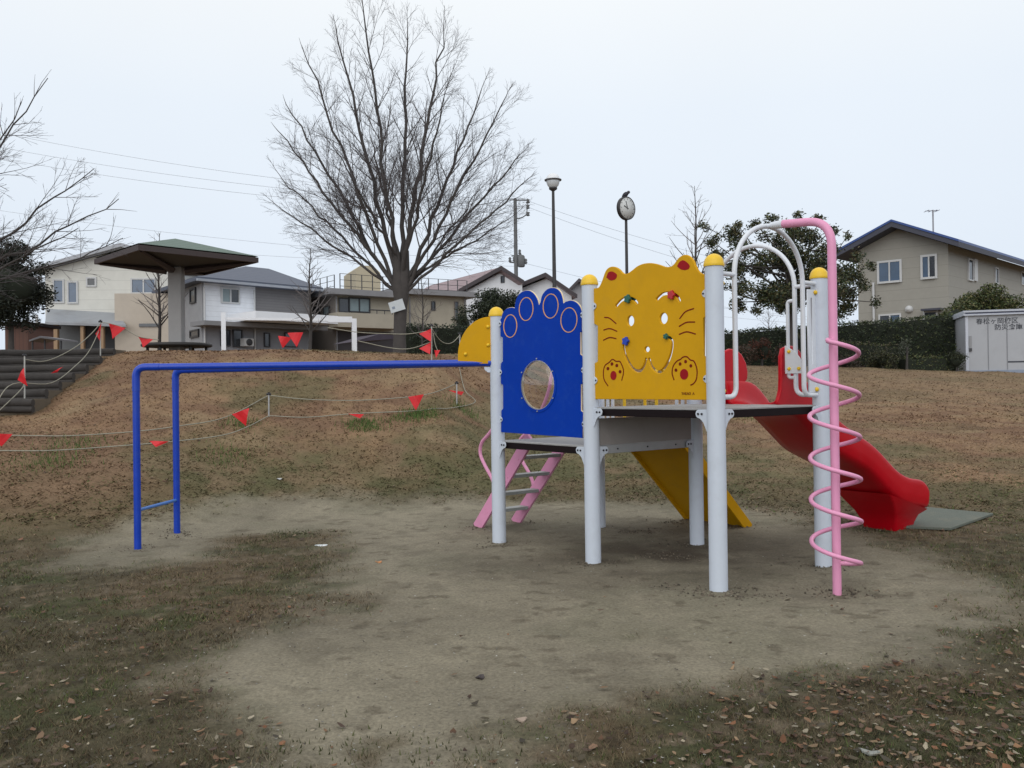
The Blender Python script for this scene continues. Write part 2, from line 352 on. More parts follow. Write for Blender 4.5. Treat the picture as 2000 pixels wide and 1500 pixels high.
# ---- grass blades (uncountable) --------------------------------------------------
def scatter(n, y0, y1, pxlo=-450, pxhi=2450, power=1.0):
    y = y0 * (y1 / y0) ** (rng.random(n) ** power); px = rng.uniform(pxlo, pxhi, n); return (px - 1000) / FPX * y, y
def blades(x, y, h, wd, cols, lean):
    n = len(x); z = terrain(x, y) - .004; a = rng.uniform(0, 2 * math.pi, n); b = rng.uniform(0, 2 * math.pi, n)
    dx, dy = np.cos(a) * wd / 2, np.sin(a) * wd / 2; lx, ly = np.cos(b) * lean * h, np.sin(b) * lean * h; hz = h * np.sqrt(np.clip(1 - lean ** 2, .05, 1))
    V = np.stack([np.stack([x - dx, y - dy, z], -1), np.stack([x + dx, y + dy, z], -1), np.stack([x + lx, y + ly, z + hz], -1)], 1)
    return V.reshape(-1, 3), np.repeat(cols, 3, 0)
VV = []; CC = []
def turf(n, y0, y1, h0, h1, w0, w1, power=1.0, lum=1.35):
    x, y = scatter(n, y0, y1, power=power); m = sand_mask(x, y); cl = fbm(x * 5, y * 5, 3, 111)
    keep = (rng.random(n) > m * 1.15 + .02) & (rng.random(n) < .35 + 1.1 * sstep(.3, .65, cl)); x, y, cl = x[keep], y[keep], cl[keep]; k = len(x)
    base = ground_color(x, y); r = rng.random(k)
    straw = np.array([.27, .21, .12]); grn = np.array([.07, .095, .028]); brn = np.array([.085, .055, .032])
    far = sstep(7, 10, y); c = base * (lum * lerp(rng.uniform(.6, 1.35, k)[:, None], rng.uniform(.82, 1.2, k)[:, None], far)[:, 0])[:, None] if False else base * (lum * (rng.uniform(-1, 1, k) * (.38 - .2 * far) + 1))[:, None]
    gn = fbm(x * 1.5, y * 1.5, 3, 121); pg = .10 + .35 * sstep(.45, .7, gn)
    far = sstep(9, 14, y)
    grn = lerp(grn, np.array([.090, .092, .048]), far); brn = lerp(brn, np.array([.15, .105, .068]), far)
    c = np.where((r < .16)[:, None], c * .45 + straw * .5 * rng.uniform(.6, 1.1, k)[:, None], c); c = np.where(((r > .3) & (r < .3 + pg * (1 - .75 * far)))[:, None], grn * rng.uniform(.6, 1.3, k)[:, None], c); c = np.where((r > .86)[:, None], brn, c) * lerp(np.ones(3), np.ones(3) * 1.12, far); c = lerp(c, base * lum * (1 + rng.uniform(-.14, .14, k))[:, None], sstep(10, 15, y) * .85)
    V, Cc = blades(x, y, rng.uniform(h0, h1, k), rng.uniform(w0, w1, k), c, np.where(y > 8, rng.uniform(.9, .995, k), rng.uniform(.45, .98, k))); VV.append(V); CC.append(Cc)
turf(195000, 2.3, 4.6, .012, .04, .0022, .005)
turf(140000, 4.4, 8.5, .014, .042, .004, .009)
turf(235000, 8.0, 16.5, .03, .07, .010, .022)
turf(85000, 15.5, 28, .04, .08, .02, .045)
def tuft(px, py, n, rad, h, col):
    P = ground_hit(px, py)
    if P is None: return
    x = P[0] + rng.normal(0, rad, n); y = P[1] + rng.normal(0, rad, n)
    c = np.array(col) * rng.uniform(.55, 1.4, n)[:, None]; V, Cc = blades(x, y, rng.uniform(h * .5, h, n), rng.uniform(.006, .011, n), c, rng.uniform(.1, .7, n)); VV.append(V); CC.append(Cc)
for (a, b, n_, r_) in [(712, 832, 500, .16), (800, 816, 400, .14), (832, 810, 350, .13), (95, 905, 350, .2), (160, 868, 250, .2), (470, 828, 250, .15), (905, 800, 250, .15), (440, 890, 200, .2), (1475, 818, 120, .2)]:
    tuft(a, b, n_, r_, .10, (.075, .13, .035))
for (a, b, n_) in [(560, 1045, 300), (610, 1110, 200), (500, 1060, 250), (1580, 1000, 150), (870, 1480, 160), (1800, 1475, 250), (1690, 1480, 200), (1400, 1470, 200), (640, 1460, 120)]:
    tuft(a, b, n_, .13, .03, (.075, .080, .038))
V = np.vstack(VV); Cc = np.vstack(CC); BL = mat('grass_blades', (0, 0, 0), .8, .05, 9, vcol=True, spec=.2)
tag(rawmesh('grass', V, np.arange(len(V)).reshape(-1, 3), BL, Cc), 'short worn winter turf, part green and part straw brown, over the ground', 'grass', kind='stuff')

# ---- fallen leaves --------------------------------------------------------------
def litter(name, n, y0, y1, s0, s1, pal, label, cat, sandp=.06, pxlo=-450, pxhi=2450, dens=None):
    x, y = scatter(n, y0, y1, pxlo, pxhi); m = sand_mask(x, y); keep = rng.random(n) < (1 - m) + m * sandp
    if dens is not None: keep &= rng.random(n) < dens(x, y)
    x, y = x[keep], y[keep]; k = len(x); z = terrain(x, y) + rng.uniform(.006, .02, k)
    L = rng.uniform(s0, s1, k); W = L * rng.uniform(.4, .65, k); a = rng.uniform(0, 6.283, k); tl = rng.normal(0, .3, k); cu = rng.uniform(-.1, .4, k) * L
    ca, sa = np.cos(a), np.sin(a); shp = [(-.5, 0, 1), (-.12, .5, .2), (.3, .38, .2), (.5, 0, 1), (.3, -.38, .2), (-.12, -.5, .2)]
    P = []
    for (u, v, c) in shp:
        P.append(np.stack([x + u * L * ca - v * W * sa, y + u * L * sa + v * W * ca, z + u * L * tl * .5 + c * cu * .5 + v * W * rng.normal(0, .25, k)], -1))
    V = np.stack(P, 1).reshape(-1, 3); pal = np.array(pal); c = pal[rng.integers(0, len(pal), k)] * rng.uniform(.6, 1.15, k)[:, None]
    F = np.arange(k * 6).reshape(-1, 6)
    return tag(rawmesh(name, V, F, mat('dry_leaf', (0, 0, 0), .7, .12, 40, vcol=True, spec=.3), np.repeat(c, 6, 0)), label, cat, kind='stuff')
LP = [(.17, .10, .055), (.13, .07, .04), (.25, .17, .10), (.09, .05, .03), (.05, .03, .02), (.19, .085, .04), (.08, .065, .04), (.30, .26, .19), (.11, .07, .05), (.06, .05, .035)]
def dn(x, y):
    px = 1000 + FPX * x / y; return .22 + .78 * sstep(1150, 1750, px) * sstep(4.6, 3.6, y) + .25 * sstep(.5, .7, fbm(x * 1.2, y * 1.2, 3, 133))
litter('fallen_leaves', 10500, 2.4, 5.6, .009, .046, LP, 'brown and tan dead leaves scattered over the worn turf', 'leaves', dens=dn)
def dn2(x, y):
    px = 1000 + FPX * x / y; return .10 + .9 * sstep(1100, 1600, px) * sstep(.35, .6, fbm(x * 2.5, y * 2.5, 3, 181))
litter('large_fallen_leaves', 1000, 2.4, 4.4, .028, .062, [(.22, .14, .085), (.18, .11, .07), (.15, .08, .045), (.28, .21, .14), (.10, .06, .04), (.20, .11, .055)], 'larger tan and orange brown leaves lying over the turf at the lower right', 'leaves', 0.02, dens=dn2)
litter('leaf_litter', 1100, 7.5, 16, .03, .06, [(.12, .07, .045), (.09, .055, .04), (.16, .08, .05), (.24, .17, .11)], 'small dark leaf litter over the grassy mound and slope', 'leaves', 0.0)
litter('pebbles', 4200, 2.4, 8.5, .006, .016, [(.26, .25, .22), (.16, .15, .13), (.34, .33, .30), (.06, .05, .045)], 'small stones and crumbs on the bare soil', 'pebbles', .9)

# ---- small countable litter ------------------------------------------------------
def scrap(name, px, py, L, W, rz, col, label, cat):
    P = ground_hit(px, py); m = MB(); n = 9; c, s = math.cos(rz), math.sin(rz); pts = []
    for i in range(n):
        t = 2 * math.pi * i / n; rr_ = 1 + .18 * math.sin(3 * t + px); u, v = math.cos(t) * L / 2 * rr_, math.sin(t) * W / 2 * rr_
        pts.append([P[0] + u * c - v * s, P[1] + u * s + v * c, P[2] + .008 + .006 * math.sin(2 * t + 1)])
    m.prism(pts, (0, 0, .006)); o = m.build(name, mat('scrap_' + name + str(px), col, .6, .1, 40)); m0 = Vector([float(v) for v in P]); o.data.transform(Matrix.Translation(-m0)); o.location = m0
    tag(o, label, cat)
scrap('paper_scrap', 628, 1068, .105, .03, .1, (.62, .66, .68), 'small white paper scrap lying on the turf left of the bare soil', 'litter')
scrap('stone', 1697, 1474, .07, .03, -.6, (.24, .25, .23), 'pale grey flat stone in the leaf strewn turf at the bottom right', 'stone')
scrap('orange_leaf', 740, 1100, .05, .035, .1, (.45, .20, .08), 'single orange leaf lying alone on the bare soil left of the posts', 'leaf')
scrap('paper_scrap', 546, 937, .06, .05, .1, (.45, .46, .46), 'crumpled greyish white paper scrap at the foot of the grassy mound', 'litter')
scrap('dead_leaf', 938, 1327, .04, .04, .9, (.05, .04, .04), 'single curled dark leaf alone on the bare soil in the foreground', 'leaf')
scrap('fallen_leaf', 1318 - 300, 1411, .045, .025, .2, (.32, .25, .2), 'pale tan leaf on the sandy soil at the bottom centre', 'leaf')

# crumbled soil and grit heaped round the post feet
def clods():
    V = []; Cc = []; F = []; sp_ = [((1405, 1163), 120), ((1158, 1102), 90), ((975, 1063), 80), ((1361, 1063), 80), ((1610, 1106), 90), ((1633, 1160), 110), ((270, 1072), 50), ((346, 1045), 80), ((940, 1030), 60), ((1010, 1022), 60), ((1330, 1020), 130), ((1440, 1030), 90), ((1700, 1035), 70), ((1250, 1040), 160), ((1300, 1090), 120), ((1330, 1150), 110), ((1480, 1160), 60)]
    for (px, py), n in sp_:
        P = ground_hit(px, py)
        for _ in range(n):
            r = rng.gamma(2.0, .055) + .03; t = rng.uniform(0, 6.283); x, y = P[0] + r * math.cos(t) * 1.25, P[1] + r * math.sin(t); s = rng.uniform(.003, .011); z = tz(x, y) + s * .3; o = len(V)
            for (a, b_, c_) in ((1, 0, 0), (-.5, .87, 0), (-.5, -.87, 0), (0, 0, .8), (0, 0, -.5)): V.append((x + s * a * rng.uniform(.7, 1.3), y + s * b_ * rng.uniform(.7, 1.3), z + s * c_))
            F += [(o, o + 1, o + 3), (o + 1, o + 2, o + 3), (o + 2, o, o + 3), (o, o + 4, o + 1), (o + 1, o + 4, o + 2), (o + 2, o + 4, o)]; Cc += [np.array([.12, .10, .075]) * rng.uniform(.35, 1.6)] * 5
    tag(rawmesh('soil_clods', np.array(V), np.array(F), mat('dry_leaf', (0, 0, 0)), np.array(Cc)), 'loose soil crumbs and grit round the feet of the play structure', 'soil', kind='stuff')
clods()

# ============================================================ PLAY STRUCTURE
THT, LL = -0.9135, 1.168
A_ = np.array([math.cos(THT), math.sin(THT), 0]); B_ = np.array([-math.sin(THT), math.cos(THT), 0])     # A: P1->P2->P3, B: P2->P5
P2 = np.array([.5875, 6.4663, 0]); P3 = P2 + A_ * LL; P4 = P3 + B_ * LL; P5 = P2 + B_ * LL; P1 = P2 - A_ * LL; P6 = P5 - A_ * LL
Z = np.array([0, 0, 1.0]); PR = .0588
def f3(p, z): return np.array([p[0], p[1], z])
ps = thing('play_structure', (1.1, 6.6, 0), 'white climbing frame with blue paw panel, yellow cat face panel and red slide', 'play structure')
# posts -------------------------------------------------------------------------
POST = {}
for nme, p, h in (('a', P1, 1.938), ('b', P2, 2.083), ('c', P3, 2.083), ('d', P4, 2.083), ('e', P5, 2.083), ('f', P6, 1.938)):
    m = MB(); m.lathe(f3(p, -.05), [(PR, 0), (PR, h + .05)], 36); o = m.build('post', WHITE, ps); POST[nme] = o
    c = MB(); R = PR + .006; pr = [(R, -.014), (R + .002, -.004), (R, .006)] + [(R * math.cos(a) * .97, .006 + .062 * math.sin(a)) for a in np.linspace(.12, 1.5, 9)] + [(.002, .069)]
    c.lathe(f3(p, h), pr, 32); c.build('cap', YELC, o)
# curve board helper ------------------------------------------------------------
def board(name, loops, O, e, thick, mat_, parent, off=0.0, bev=.004):
    """filled outline with holes: loops of (s,z) in the vertical plane through O along e, centred on the plane (+off)"""
    cu = bpy.data.curves.new(name, 'CURVE'); cu.dimensions = '2D'; cu.fill_mode = 'BOTH'; cu.extrude = thick / 2 - bev; cu.bevel_depth = bev; cu.bevel_resolution = 1; cu.offset = -bev
    for lp in loops:
        s = cu.splines.new('POLY'); s.points.add(len(lp) - 1)
        for i, (a, b) in enumerate(lp): s.points[i].co = (a, b, 0, 1)
        s.use_cyclic_u = True
    t = bpy.data.objects.new('tmp', cu); COL.objects.link(t); dg = bpy.context.evaluated_depsgraph_get(); me = bpy.data.meshes.new_from_object(t.evaluated_get(dg)); bpy.data.objects.remove(t); bpy.data.curves.remove(cu)
    n = np.cross(e, Z); M = Matrix(((e[0], 0, n[0], O[0] + n[0] * off), (e[1], 0, n[1], O[1] + n[1] * off), (0, 1, 0, 0), (0, 0, 0, 1)))
    me.transform(M); me.transform(Matrix.Translation(-wloc(parent))); me.name = name
    me.materials.clear(); me.materials.append(mat_); o = bpy.data.objects.new(name, me); COL.objects.link(o); o.parent = parent; return o
def textmesh(name, body, size, O, e, off, mat_, parent, s, z, bold=.0, ext=.001, align='LEFT'):
    cu = bpy.data.curves.new(name, 'FONT'); cu.body = body; cu.size = size; cu.extrude = ext; cu.offset = bold; cu.align_x = align
    t = bpy.data.objects.new('tmp', cu); COL.objects.link(t); dg = bpy.context.evaluated_depsgraph_get(); me = bpy.data.meshes.new_from_object(t.evaluated_get(dg)); bpy.data.objects.remove(t); bpy.data.curves.remove(cu)
    n = np.cross(e, Z); me.transform(Matrix(((e[0], 0, n[0], O[0] + n[0] * off + e[0] * s), (e[1], 0, n[1], O[1] + n[1] * off + e[1] * s), (0, 1, 0, z), (0, 0, 0, 1))))
    me.transform(Matrix.Translation(-wloc(parent))); me.materials.clear(); me.materials.append(mat_); me.name = name; o = bpy.data.objects.new(name, me); COL.objects.link(o); o.parent = parent; return o
def loc_on(O, e):
    n = np.cross(e, Z)
    def f(px, py, off=0.0):
        p = on_plane(px, py, O + n * off, n); return ((p - O) @ e, p[2])
    return f
def strokeloop(P, wd, k=5):     # outline of a thick round ended stroke
    P = np.array(P, float); T = np.gradient(P, axis=0); T /= np.linalg.norm(T, axis=1)[:, None]; Nn = np.stack([-T[:, 1], T[:, 0]], -1)
    h = wd / 2; a0 = math.atan2(Nn[-1, 1], Nn[-1, 0]); a1 = math.atan2(-Nn[0, 1], -Nn[0, 0])
    e1 = [P[-1] + h * np.array([math.cos(a0 - t), math.sin(a0 - t)]) for t in np.linspace(0, math.pi, k)]
    e2 = [P[0] + h * np.array([math.cos(a1 - t), math.sin(a1 - t)]) for t in np.linspace(0, math.pi, k)]
    return [tuple(q) for q in (P + Nn * h)[:-1]] + [tuple(q) for q in e1] + [tuple(q) for q in (P - Nn * h)[::-1][1:-1]] + [tuple(q) for q in e2]
def ell(c, rx, rz, n=28): return [(c[0] + rx * math.cos(t), c[1] + rz * math.sin(t)) for t in np.linspace(0, 2 * math.pi, n, endpoint=False)]
# --- yellow cat face panel (P2-P3) ------------------------------------------------
cf = loc_on(P2, A_); Zc = lambda x, y: cf(1120 + x / 3.3333, 440 + y / 3.3333)
def Zs(L): return [Zc(*p) for p in L]
def Zr(L, m=5): return [tuple(q) for q in crom(Zs(L), m)]
def Zell(cx, cy, rx, ry):
    c = Zc(cx, cy); a = Zc(cx + rx, cy); b = Zc(cx, cy - ry); return ell(c, a[0] - c[0], b[1] - c[1])
def catx(px): return cf(px, 640)[0]
outl = Zs([(142, 1132), (142, 900)]) + Zs([(164, 885), (164, 655)]) + Zs([(138, 640), (138, 415)])
outl += Zr([(138, 412), (170, 404), (190, 368), (215, 300), (240, 274), (270, 270), (300, 285), (325, 310), (350, 317), (385, 296), (420, 268), (460, 251), (510, 246), (560, 256), (600, 270), (635, 270), (660, 254), (690, 214), (720, 195), (750, 196), (780, 222), (800, 266), (820, 300), (848, 318), (874, 318)], 4)
outl += Zs([(874, 590), (852, 605), (852, 850), (876, 865), (876, 1137)])
holes = [strokeloop(Zr([(284, 526), (318, 490), (358, 474), (400, 484), (420, 506)]), .020), strokeloop(Zr([(550, 482), (588, 450), (640, 444), (680, 462), (697, 490)]), .020),
         Zell(378, 623, 23, 34), Zell(593, 607, 26, 36),
         strokeloop(Zr([(355, 752), (335, 775), (340, 830), (365, 890), (400, 938), (438, 948), (464, 918), (478, 872)]), .019),
         strokeloop(Zr([(500, 872), (520, 925), (562, 955), (598, 930), (630, 870), (648, 800), (645, 745), (610, 724)]), .019), Zell(485, 808, 17, 18)]
cat = board('cat_face_panel', [outl] + holes, P2, A_, .022, YEL, ps)
def marks(name, loops, parent, O=P2, e=A_, m=REDP):
    return [board(name, [lp], O, e, .002, m, parent, off=.0118, bev=.0003) for lp in loops]
LINE = mat('engraved_red_brown', (.17, .014, .006), .6, .1, 9, spec=.1)
marks('ear_mark', [[tuple(q) for q in crom(Zs([(222, 340), (235, 308), (262, 302), (290, 322), (282, 350), (250, 360), (222, 340)]), 4)][:-1], [tuple(q) for q in crom(Zs([(682, 268), (700, 238), (728, 230), (764, 262), (752, 288), (712, 290), (682, 268)]), 4)][:-1]], cat)
for L in ([(210, 600), (242, 605), (285, 640)], [(205, 682), (245, 673), (290, 690)], [(203, 748), (243, 731), (285, 738)], [(700, 607), (737, 563), (790, 543)], [(697, 658), (742, 633), (797, 630)], [(697, 710), (745, 694), (802, 708)]):
    marks('whisker', [strokeloop(Zr(L), .0085)], cat, m=LINE)
for L, pad, dots in (([(232, 1045), (207, 1003), (203, 950), (214, 912), (240, 893), (262, 873), (286, 886), (308, 886), (322, 908), (333, 940), (332, 970), (322, 1008)], (268, 978, 20, 30), [(232, 933), (258, 903), (290, 913), (311, 953)]),
                     ([(662, 1005), (650, 962), (658, 915), (682, 884), (705, 872), (722, 858), (746, 856), (768, 876), (790, 884), (806, 915), (813, 955), (808, 1000), (792, 1028), (772, 1040)], (728, 970, 27, 35), [(675, 943), (702, 903), (738, 887), (772, 915)])):
    marks('paw_outline', [strokeloop(Zr(L), .0085)], cat, m=LINE); marks('paw_pad', [Zell(*pad)], cat)
    for d in dots: marks('toe_dot', [Zell(d[0], d[1], 9, 11)], cat, m=LINE)
sz = Zc(712, 1103); textmesh('lettering', 'TAKAO  A', .0235, P2, A_, .0125, mat('brown_lettering', (.22, .075, .008), .6, spec=.15), cat, sz[0], sz[1], .0006)
# sliding knobs in the slots: petal discs on both faces
def knob(zx, zy, m, parent, r=.028):
    s, z = Zc(zx, zy); n = np.cross(A_, Z); k = MB()
    for sd in (1, -1):
        lp = [(s + r * (1 + .16 * math.cos(5 * t)) * math.cos(t), z + r * (1 + .16 * math.cos(5 * t)) * math.sin(t)) for t in np.linspace(0, 2 * math.pi, 40, endpoint=False)]
        k.prism([P2 + A_ * a + Z * b + n * sd * .014 for a, b in lp], n * sd * .02)
    k.tube([P2 + A_ * s + Z * z - n * .014, P2 + A_ * s + Z * z + n * .014], .008, 10); k.build('sliding_knob', m, parent, .004)
knob(368, 480, GREEN_K, cat); knob(652, 455, RED_K, cat); knob(355, 755, BLUE_K, cat); knob(617, 724, GREEN_K, cat, .018)

# --- blue paw panel (P1-P2) -------------------------------------------------------
bf = loc_on(P1, A_); Yc = lambda x, y: bf(860 + x / 5.263, 540 + y / 5.263)
def Ys(L): return [Yc(*p) for p in L]
def Yr(L, m=5): return [tuple(q) for q in crom(Ys(L), m)]
o2 = [bf(980.5, 844)] + Ys([(638, 1375), (655, 1360), (655, 1118), (632, 1100), (632, 895), (652, 870), (652, 630), (628, 615), (628, 440)])
o2 += Yr([(640, 425), (648, 385), (672, 348), (705, 326), (745, 320), (780, 330)]) [:-1]
o2 += Yr([(776, 300), (790, 235), (825, 178), (875, 149), (925, 149), (970, 180), (1004, 235), (1022, 300)])
o2 += Yr([(1040, 262), (1056, 195), (1100, 138), (1150, 118), (1205, 128), (1242, 165), (1262, 220), (1272, 280)])
o2 += Yr([(1300, 258), (1350, 248), (1400, 265), (1438, 305), (1462, 362)])
o2 += Ys([(1462, 560), (1445, 575), (1445, 800), (1470, 820), (1470, 1090), (1452, 1110), (1452, 1380), (1474, 1398)]) + [bf(1139.3, 855.5)]
def Yell(cx, cy, rx, ry):
    c = Yc(cx, cy); a = Yc(cx + rx, cy); b = Yc(cx, cy - ry); return ell(c, a[0] - c[0], b[1] - c[1], 40)
ph = Yell(1010, 1115, 172, 252)
paw = board('paw_panel', [o2, ph], P1, A_, .022, BLUEB, ps, bev=.002)
core = board('panel_core', [[(a, b) for a, b in o2], Yell(1010, 1115, 171, 251)], P1, A_, .012, CREAM, paw, bev=.0005); core.scale = (1, 1, 1)
core.location = Vector([float(c) for c in (A_ * .0025 + Z * .0035)])
for c_ in ((730, 510, 72, 120), (893, 335, 76, 122), (1145, 305, 82, 128), (1333, 448, 88, 130)):
    board('toe_ring', [Yell(*c_), Yell(c_[0], c_[1], c_[2] - 8, c_[3] - 8)], P1, A_, .002, ORNG, paw, off=.0118, bev=.0003)
# porthole: flange + clear bubble
n1_ = np.cross(A_, Z); c0 = Yc(1010, 1115); rx = Yc(1182, 1115)[0] - c0[0]; rz = Yc(1010, 863)[1] - c0[1]; pc = P1 + A_ * c0[0] + Z * c0[1]
rg = board('porthole', [Yell(1010, 1115, 198, 283), Yell(1010, 1115, 174, 254)], P1, A_, .003, BLUEB, paw, off=.0135, bev=.0005)
bub = MB(); V = []; K = 40; RI = 10
for i in range(RI + 1):
    f = 1 - i / RI; hgt = .05 * math.sqrt(max(0, 1 - f * f)) 
    for j in range(K): t = 2 * math.pi * j / K; V.append(pc + A_ * rx * f * math.cos(t) + Z * rz * f * math.sin(t) + n1_ * (.014 + hgt))
bub.add(V, [(i * K + j, i * K + (j + 1) % K, (i + 1) * K + (j + 1) % K, (i + 1) * K + j) for i in range(RI) for j in range(K)], True); bub.build('clear_bubble', ACR, paw)
for t in np.radians([90, 30, -30, -90, 210, 150]): sc_ = MB(); q = pc + A_ * rx * 1.09 * math.cos(t) + Z * rz * 1.07 * math.sin(t) + n1_ * .015; sc_.tube([q, q + n1_ * .006], .006, 10); sc_.build('screw', STEEL, paw)
rim = MB(); rim.tube([pc + A_ * rx * 1.0 * math.cos(t) + Z * rz * 1.0 * math.sin(t) + n1_ * .010 for t in np.linspace(0, 2 * math.pi, 49)], .0045, 6, cap=False); rim.build('rim', mat('pale_rim', (.62, .62, .60), .35), paw)
# --- brackets on posts ------------------------------------------------------------
def lug(post, p, e, z):          # small rounded tab holding a panel edge
    n = np.cross(e, Z); w_ = .034; pts = [(.045, z - .033), (.045 + .028, z - .022)] + [(.045 + .028 + .014 * math.cos(t), z + .018 * math.sin(t)) for t in np.linspace(-1.2, 1.2, 7)] + [(.045 + .028, z + .022), (.045, z + .033)]
    m = MB(); m.prism([p + e * a + Z * b + n * .0125 * (1 if NS[0] > 0 else -1) for a, b in pts], n * .006 * (1 if NS[0] > 0 else -1)); o = m.build('panel_lug', WHITE, post, .0015)
    b_ = MB(); q = p + e * (.045 + .030) + Z * z + n * .0185 * NS[0]; b_.tube([q, q + n * .004 * NS[0]], .0065, 10); b_.build('bolt', DARKBOLT, post)
NS = [1]
for z in (bf(979, 632)[1], bf(981, 727)[1], bf(981, 819)[1]): NS[0] = 1; lug(POST['a'], P1, A_, z)
NS[0] = -1
for z in (bf(1133, 616)[1], bf(1135, 723)[1], bf(1137, 828)[1]): lug(POST['b'], P2, -A_, z)
for z in (cf(1375, 574)[1], cf(1377, 740)[1]): lug(POST['c'], P3, -A_, z)
NS[0] = 1
for z in (cf(1165, 598)[1], cf(1167, 743)[1]): lug(POST['b'], P2, A_, z)
def deckbr(post, p, e, z, sgn):   # flared bracket carrying the deck beam (z = beam centre)
    n = np.cross(e, Z) * sgn; pts = [(.04, z + .03), (.115, z + .028)] + [(.118 + .028 * math.cos(t), z + .028 * math.sin(t)) for t in np.linspace(1.4, -1.4, 8)] + [(.112, z - .030), (.085, z - .052), (.066, z - .09), (.05, z - .125)]
    m = MB(); m.prism([p + e * a + Z * b + n * .022 for a, b in pts], n * .006); m.build('deck_bracket', WHITE, post, .0015)
    for a in (.092, .122): b_ = MB(); q = p + e * a + Z * z + n * .0285; b_.tube([q, q + n * .005], .0075, 10); b_.build('bolt', DARKBOLT, post)
ZU, ZL = 1.160, .868
for pn, p, e, z, s in (('b', P2, A_, ZU - .035, 1), ('c', P3, -A_, ZU - .035, -1), ('c', P3, B_, ZU - .035, 1), ('d', P4, -B_, ZU - .035, -1), ('a', P1, A_, ZL - .033, 1), ('b', P2, -A_, ZL - .033, -1), ('b', P2, B_, ZL - .033, 1), ('e', P5, -B_, ZL - .033, -1),
                       ('d', P4, -A_, ZU - .035, 1), ('e', P5, A_, ZU - .035, -1), ('e', P5, -A_, ZL - .033, 1), ('f', P6, A_, ZL - .033, -1), ('f', P6, -B_, ZL - .033, 1), ('a', P1, B_, ZL - .033, -1)):
    deckbr(POST[pn], p, e, z, s)
# --- decks ------------------------------------------------------------------------
def deck(Q, zt, label=None):
    c = sum(Q) / 4; m = MB(); t = .012
    pts = []
    for i in range(4):      # notched corners around the posts
        a, p, b = Q[i - 1], Q[i], Q[(i + 1) % 4]; u = (a - p) / LL; v = (b - p) / LL; r = .062
        pts += [p + u * r, p + (u + v) * r * .72, p + v * r]
    m.prism([f3(q, zt - t) for q in pts], (0, 0, t)); d = m.build('deck', DECK, ps, .002)
    fm = MB()
    for i in range(4):
        p, q = Q[i], Q[(i + 1) % 4]; u = (q - p) / LL; inn = np.cross(Z, u); inn = inn if inn @ (c - p) > 0 else -inn
        a, b = p + u * .075, q - u * .075; fm.prism([f3(a, zt - .064), f3(b, zt - .064), f3(b + inn * .05, zt - .064), f3(a + inn * .05, zt - .064)], (0, 0, .050))
    for k in (.33, .66): a = Q[0] + (Q[3] - Q[0]) * k + (Q[1] - Q[0]) * .06; b = Q[1] + (Q[2] - Q[1]) * k - (Q[1] - Q[0]) * .06; fm.box8([*[f3(v, zt - .06) for v in (a - B_ * .02, b - B_ * .02, b + B_ * .02, a + B_ * .02)], *[f3(v, zt - .016) for v in (a - B_ * .02, b - B_ * .02, b + B_ * .02, a + B_ * .02)]])
    fm.build('frame', DKBR, d, .003); return d
dU = deck([P2, P3, P4, P5], ZU); dL = deck([P1, P2, P5, P6], ZL)
# riser panel between the decks (P2-P5) and its grey bottom rail
nB = -np.cross(B_, Z); rs = MB(); a, b = P2 + B_ * .07, P5 - B_ * .07
rs.prism([f3(a, ZL + .004), f3(b, ZL + .004), f3(b, ZU - .085), f3(a, ZU - .085)], -nB * .016); rp_ = rs.build('riser_panel', GREYP, ps, .002)
ra = MB(); nF = np.cross(B_, Z); ra.prism([f3(a, ZL - .062), f3(b, ZL - .062), f3(b, ZL + .002), f3(a, ZL + .002)], nF * .012); rail = ra.build('bottom_rail', STEEL, rp_, .002)
for k in (.22, .5, .78): bo = MB(); q = P2 + B_ * LL * k + Z * (ZL - .03) + nF * .012; bo.tube([q, q + nF * .004], .007, 10); bo.build('bolt', DARKBOLT, rp_)
# --- arches -----------------------------------------------------------------------
PRAD = .0168
def arch(P, e, name, pin=(), grips=False, right_n=None):
    l, r = .165 * LL + .012, .835 * LL - .012; c = (l + r) / 2; R = (r - l) / 2; zs = 2.03
    Q = [(.05, 1.232), (l, 1.232), (l, zs)]; path = fillet([P + e * a + Z * b for a, b in [(.05, 1.232), (l, 1.232), (l, 1.5)]], .085, 8)
    arc = [P + e * (c - R * math.cos(t)) + Z * (zs + (2.385 - zs) * math.sin(t)) for t in np.linspace(0, math.pi, 28)]
    path2 = fillet([P + e * a + Z * b for a, b in [(r, 1.5), (r, 1.232), (LL - .05, 1.232)]], .085, 8)
    m = MB(); m.tube(np.vstack([path, arc, path2]), PRAD, 12); o = m.build(name, WHITEP, ps)
    for a, b in ((.05, l), (r, LL - .05)): s = MB(); s.tube([P + e * a + Z * zs, P + e * b + Z * zs], .0155, 12); s.build('stub', WHITEP, o)
    return o, l, r
ar1, l_, r_ = arch(P3, B_, 'entrance_arch'); ar2, _, _ = arch(P5, -A_ * -1 if False else (P4 - P5) / LL, 'slide_arch')
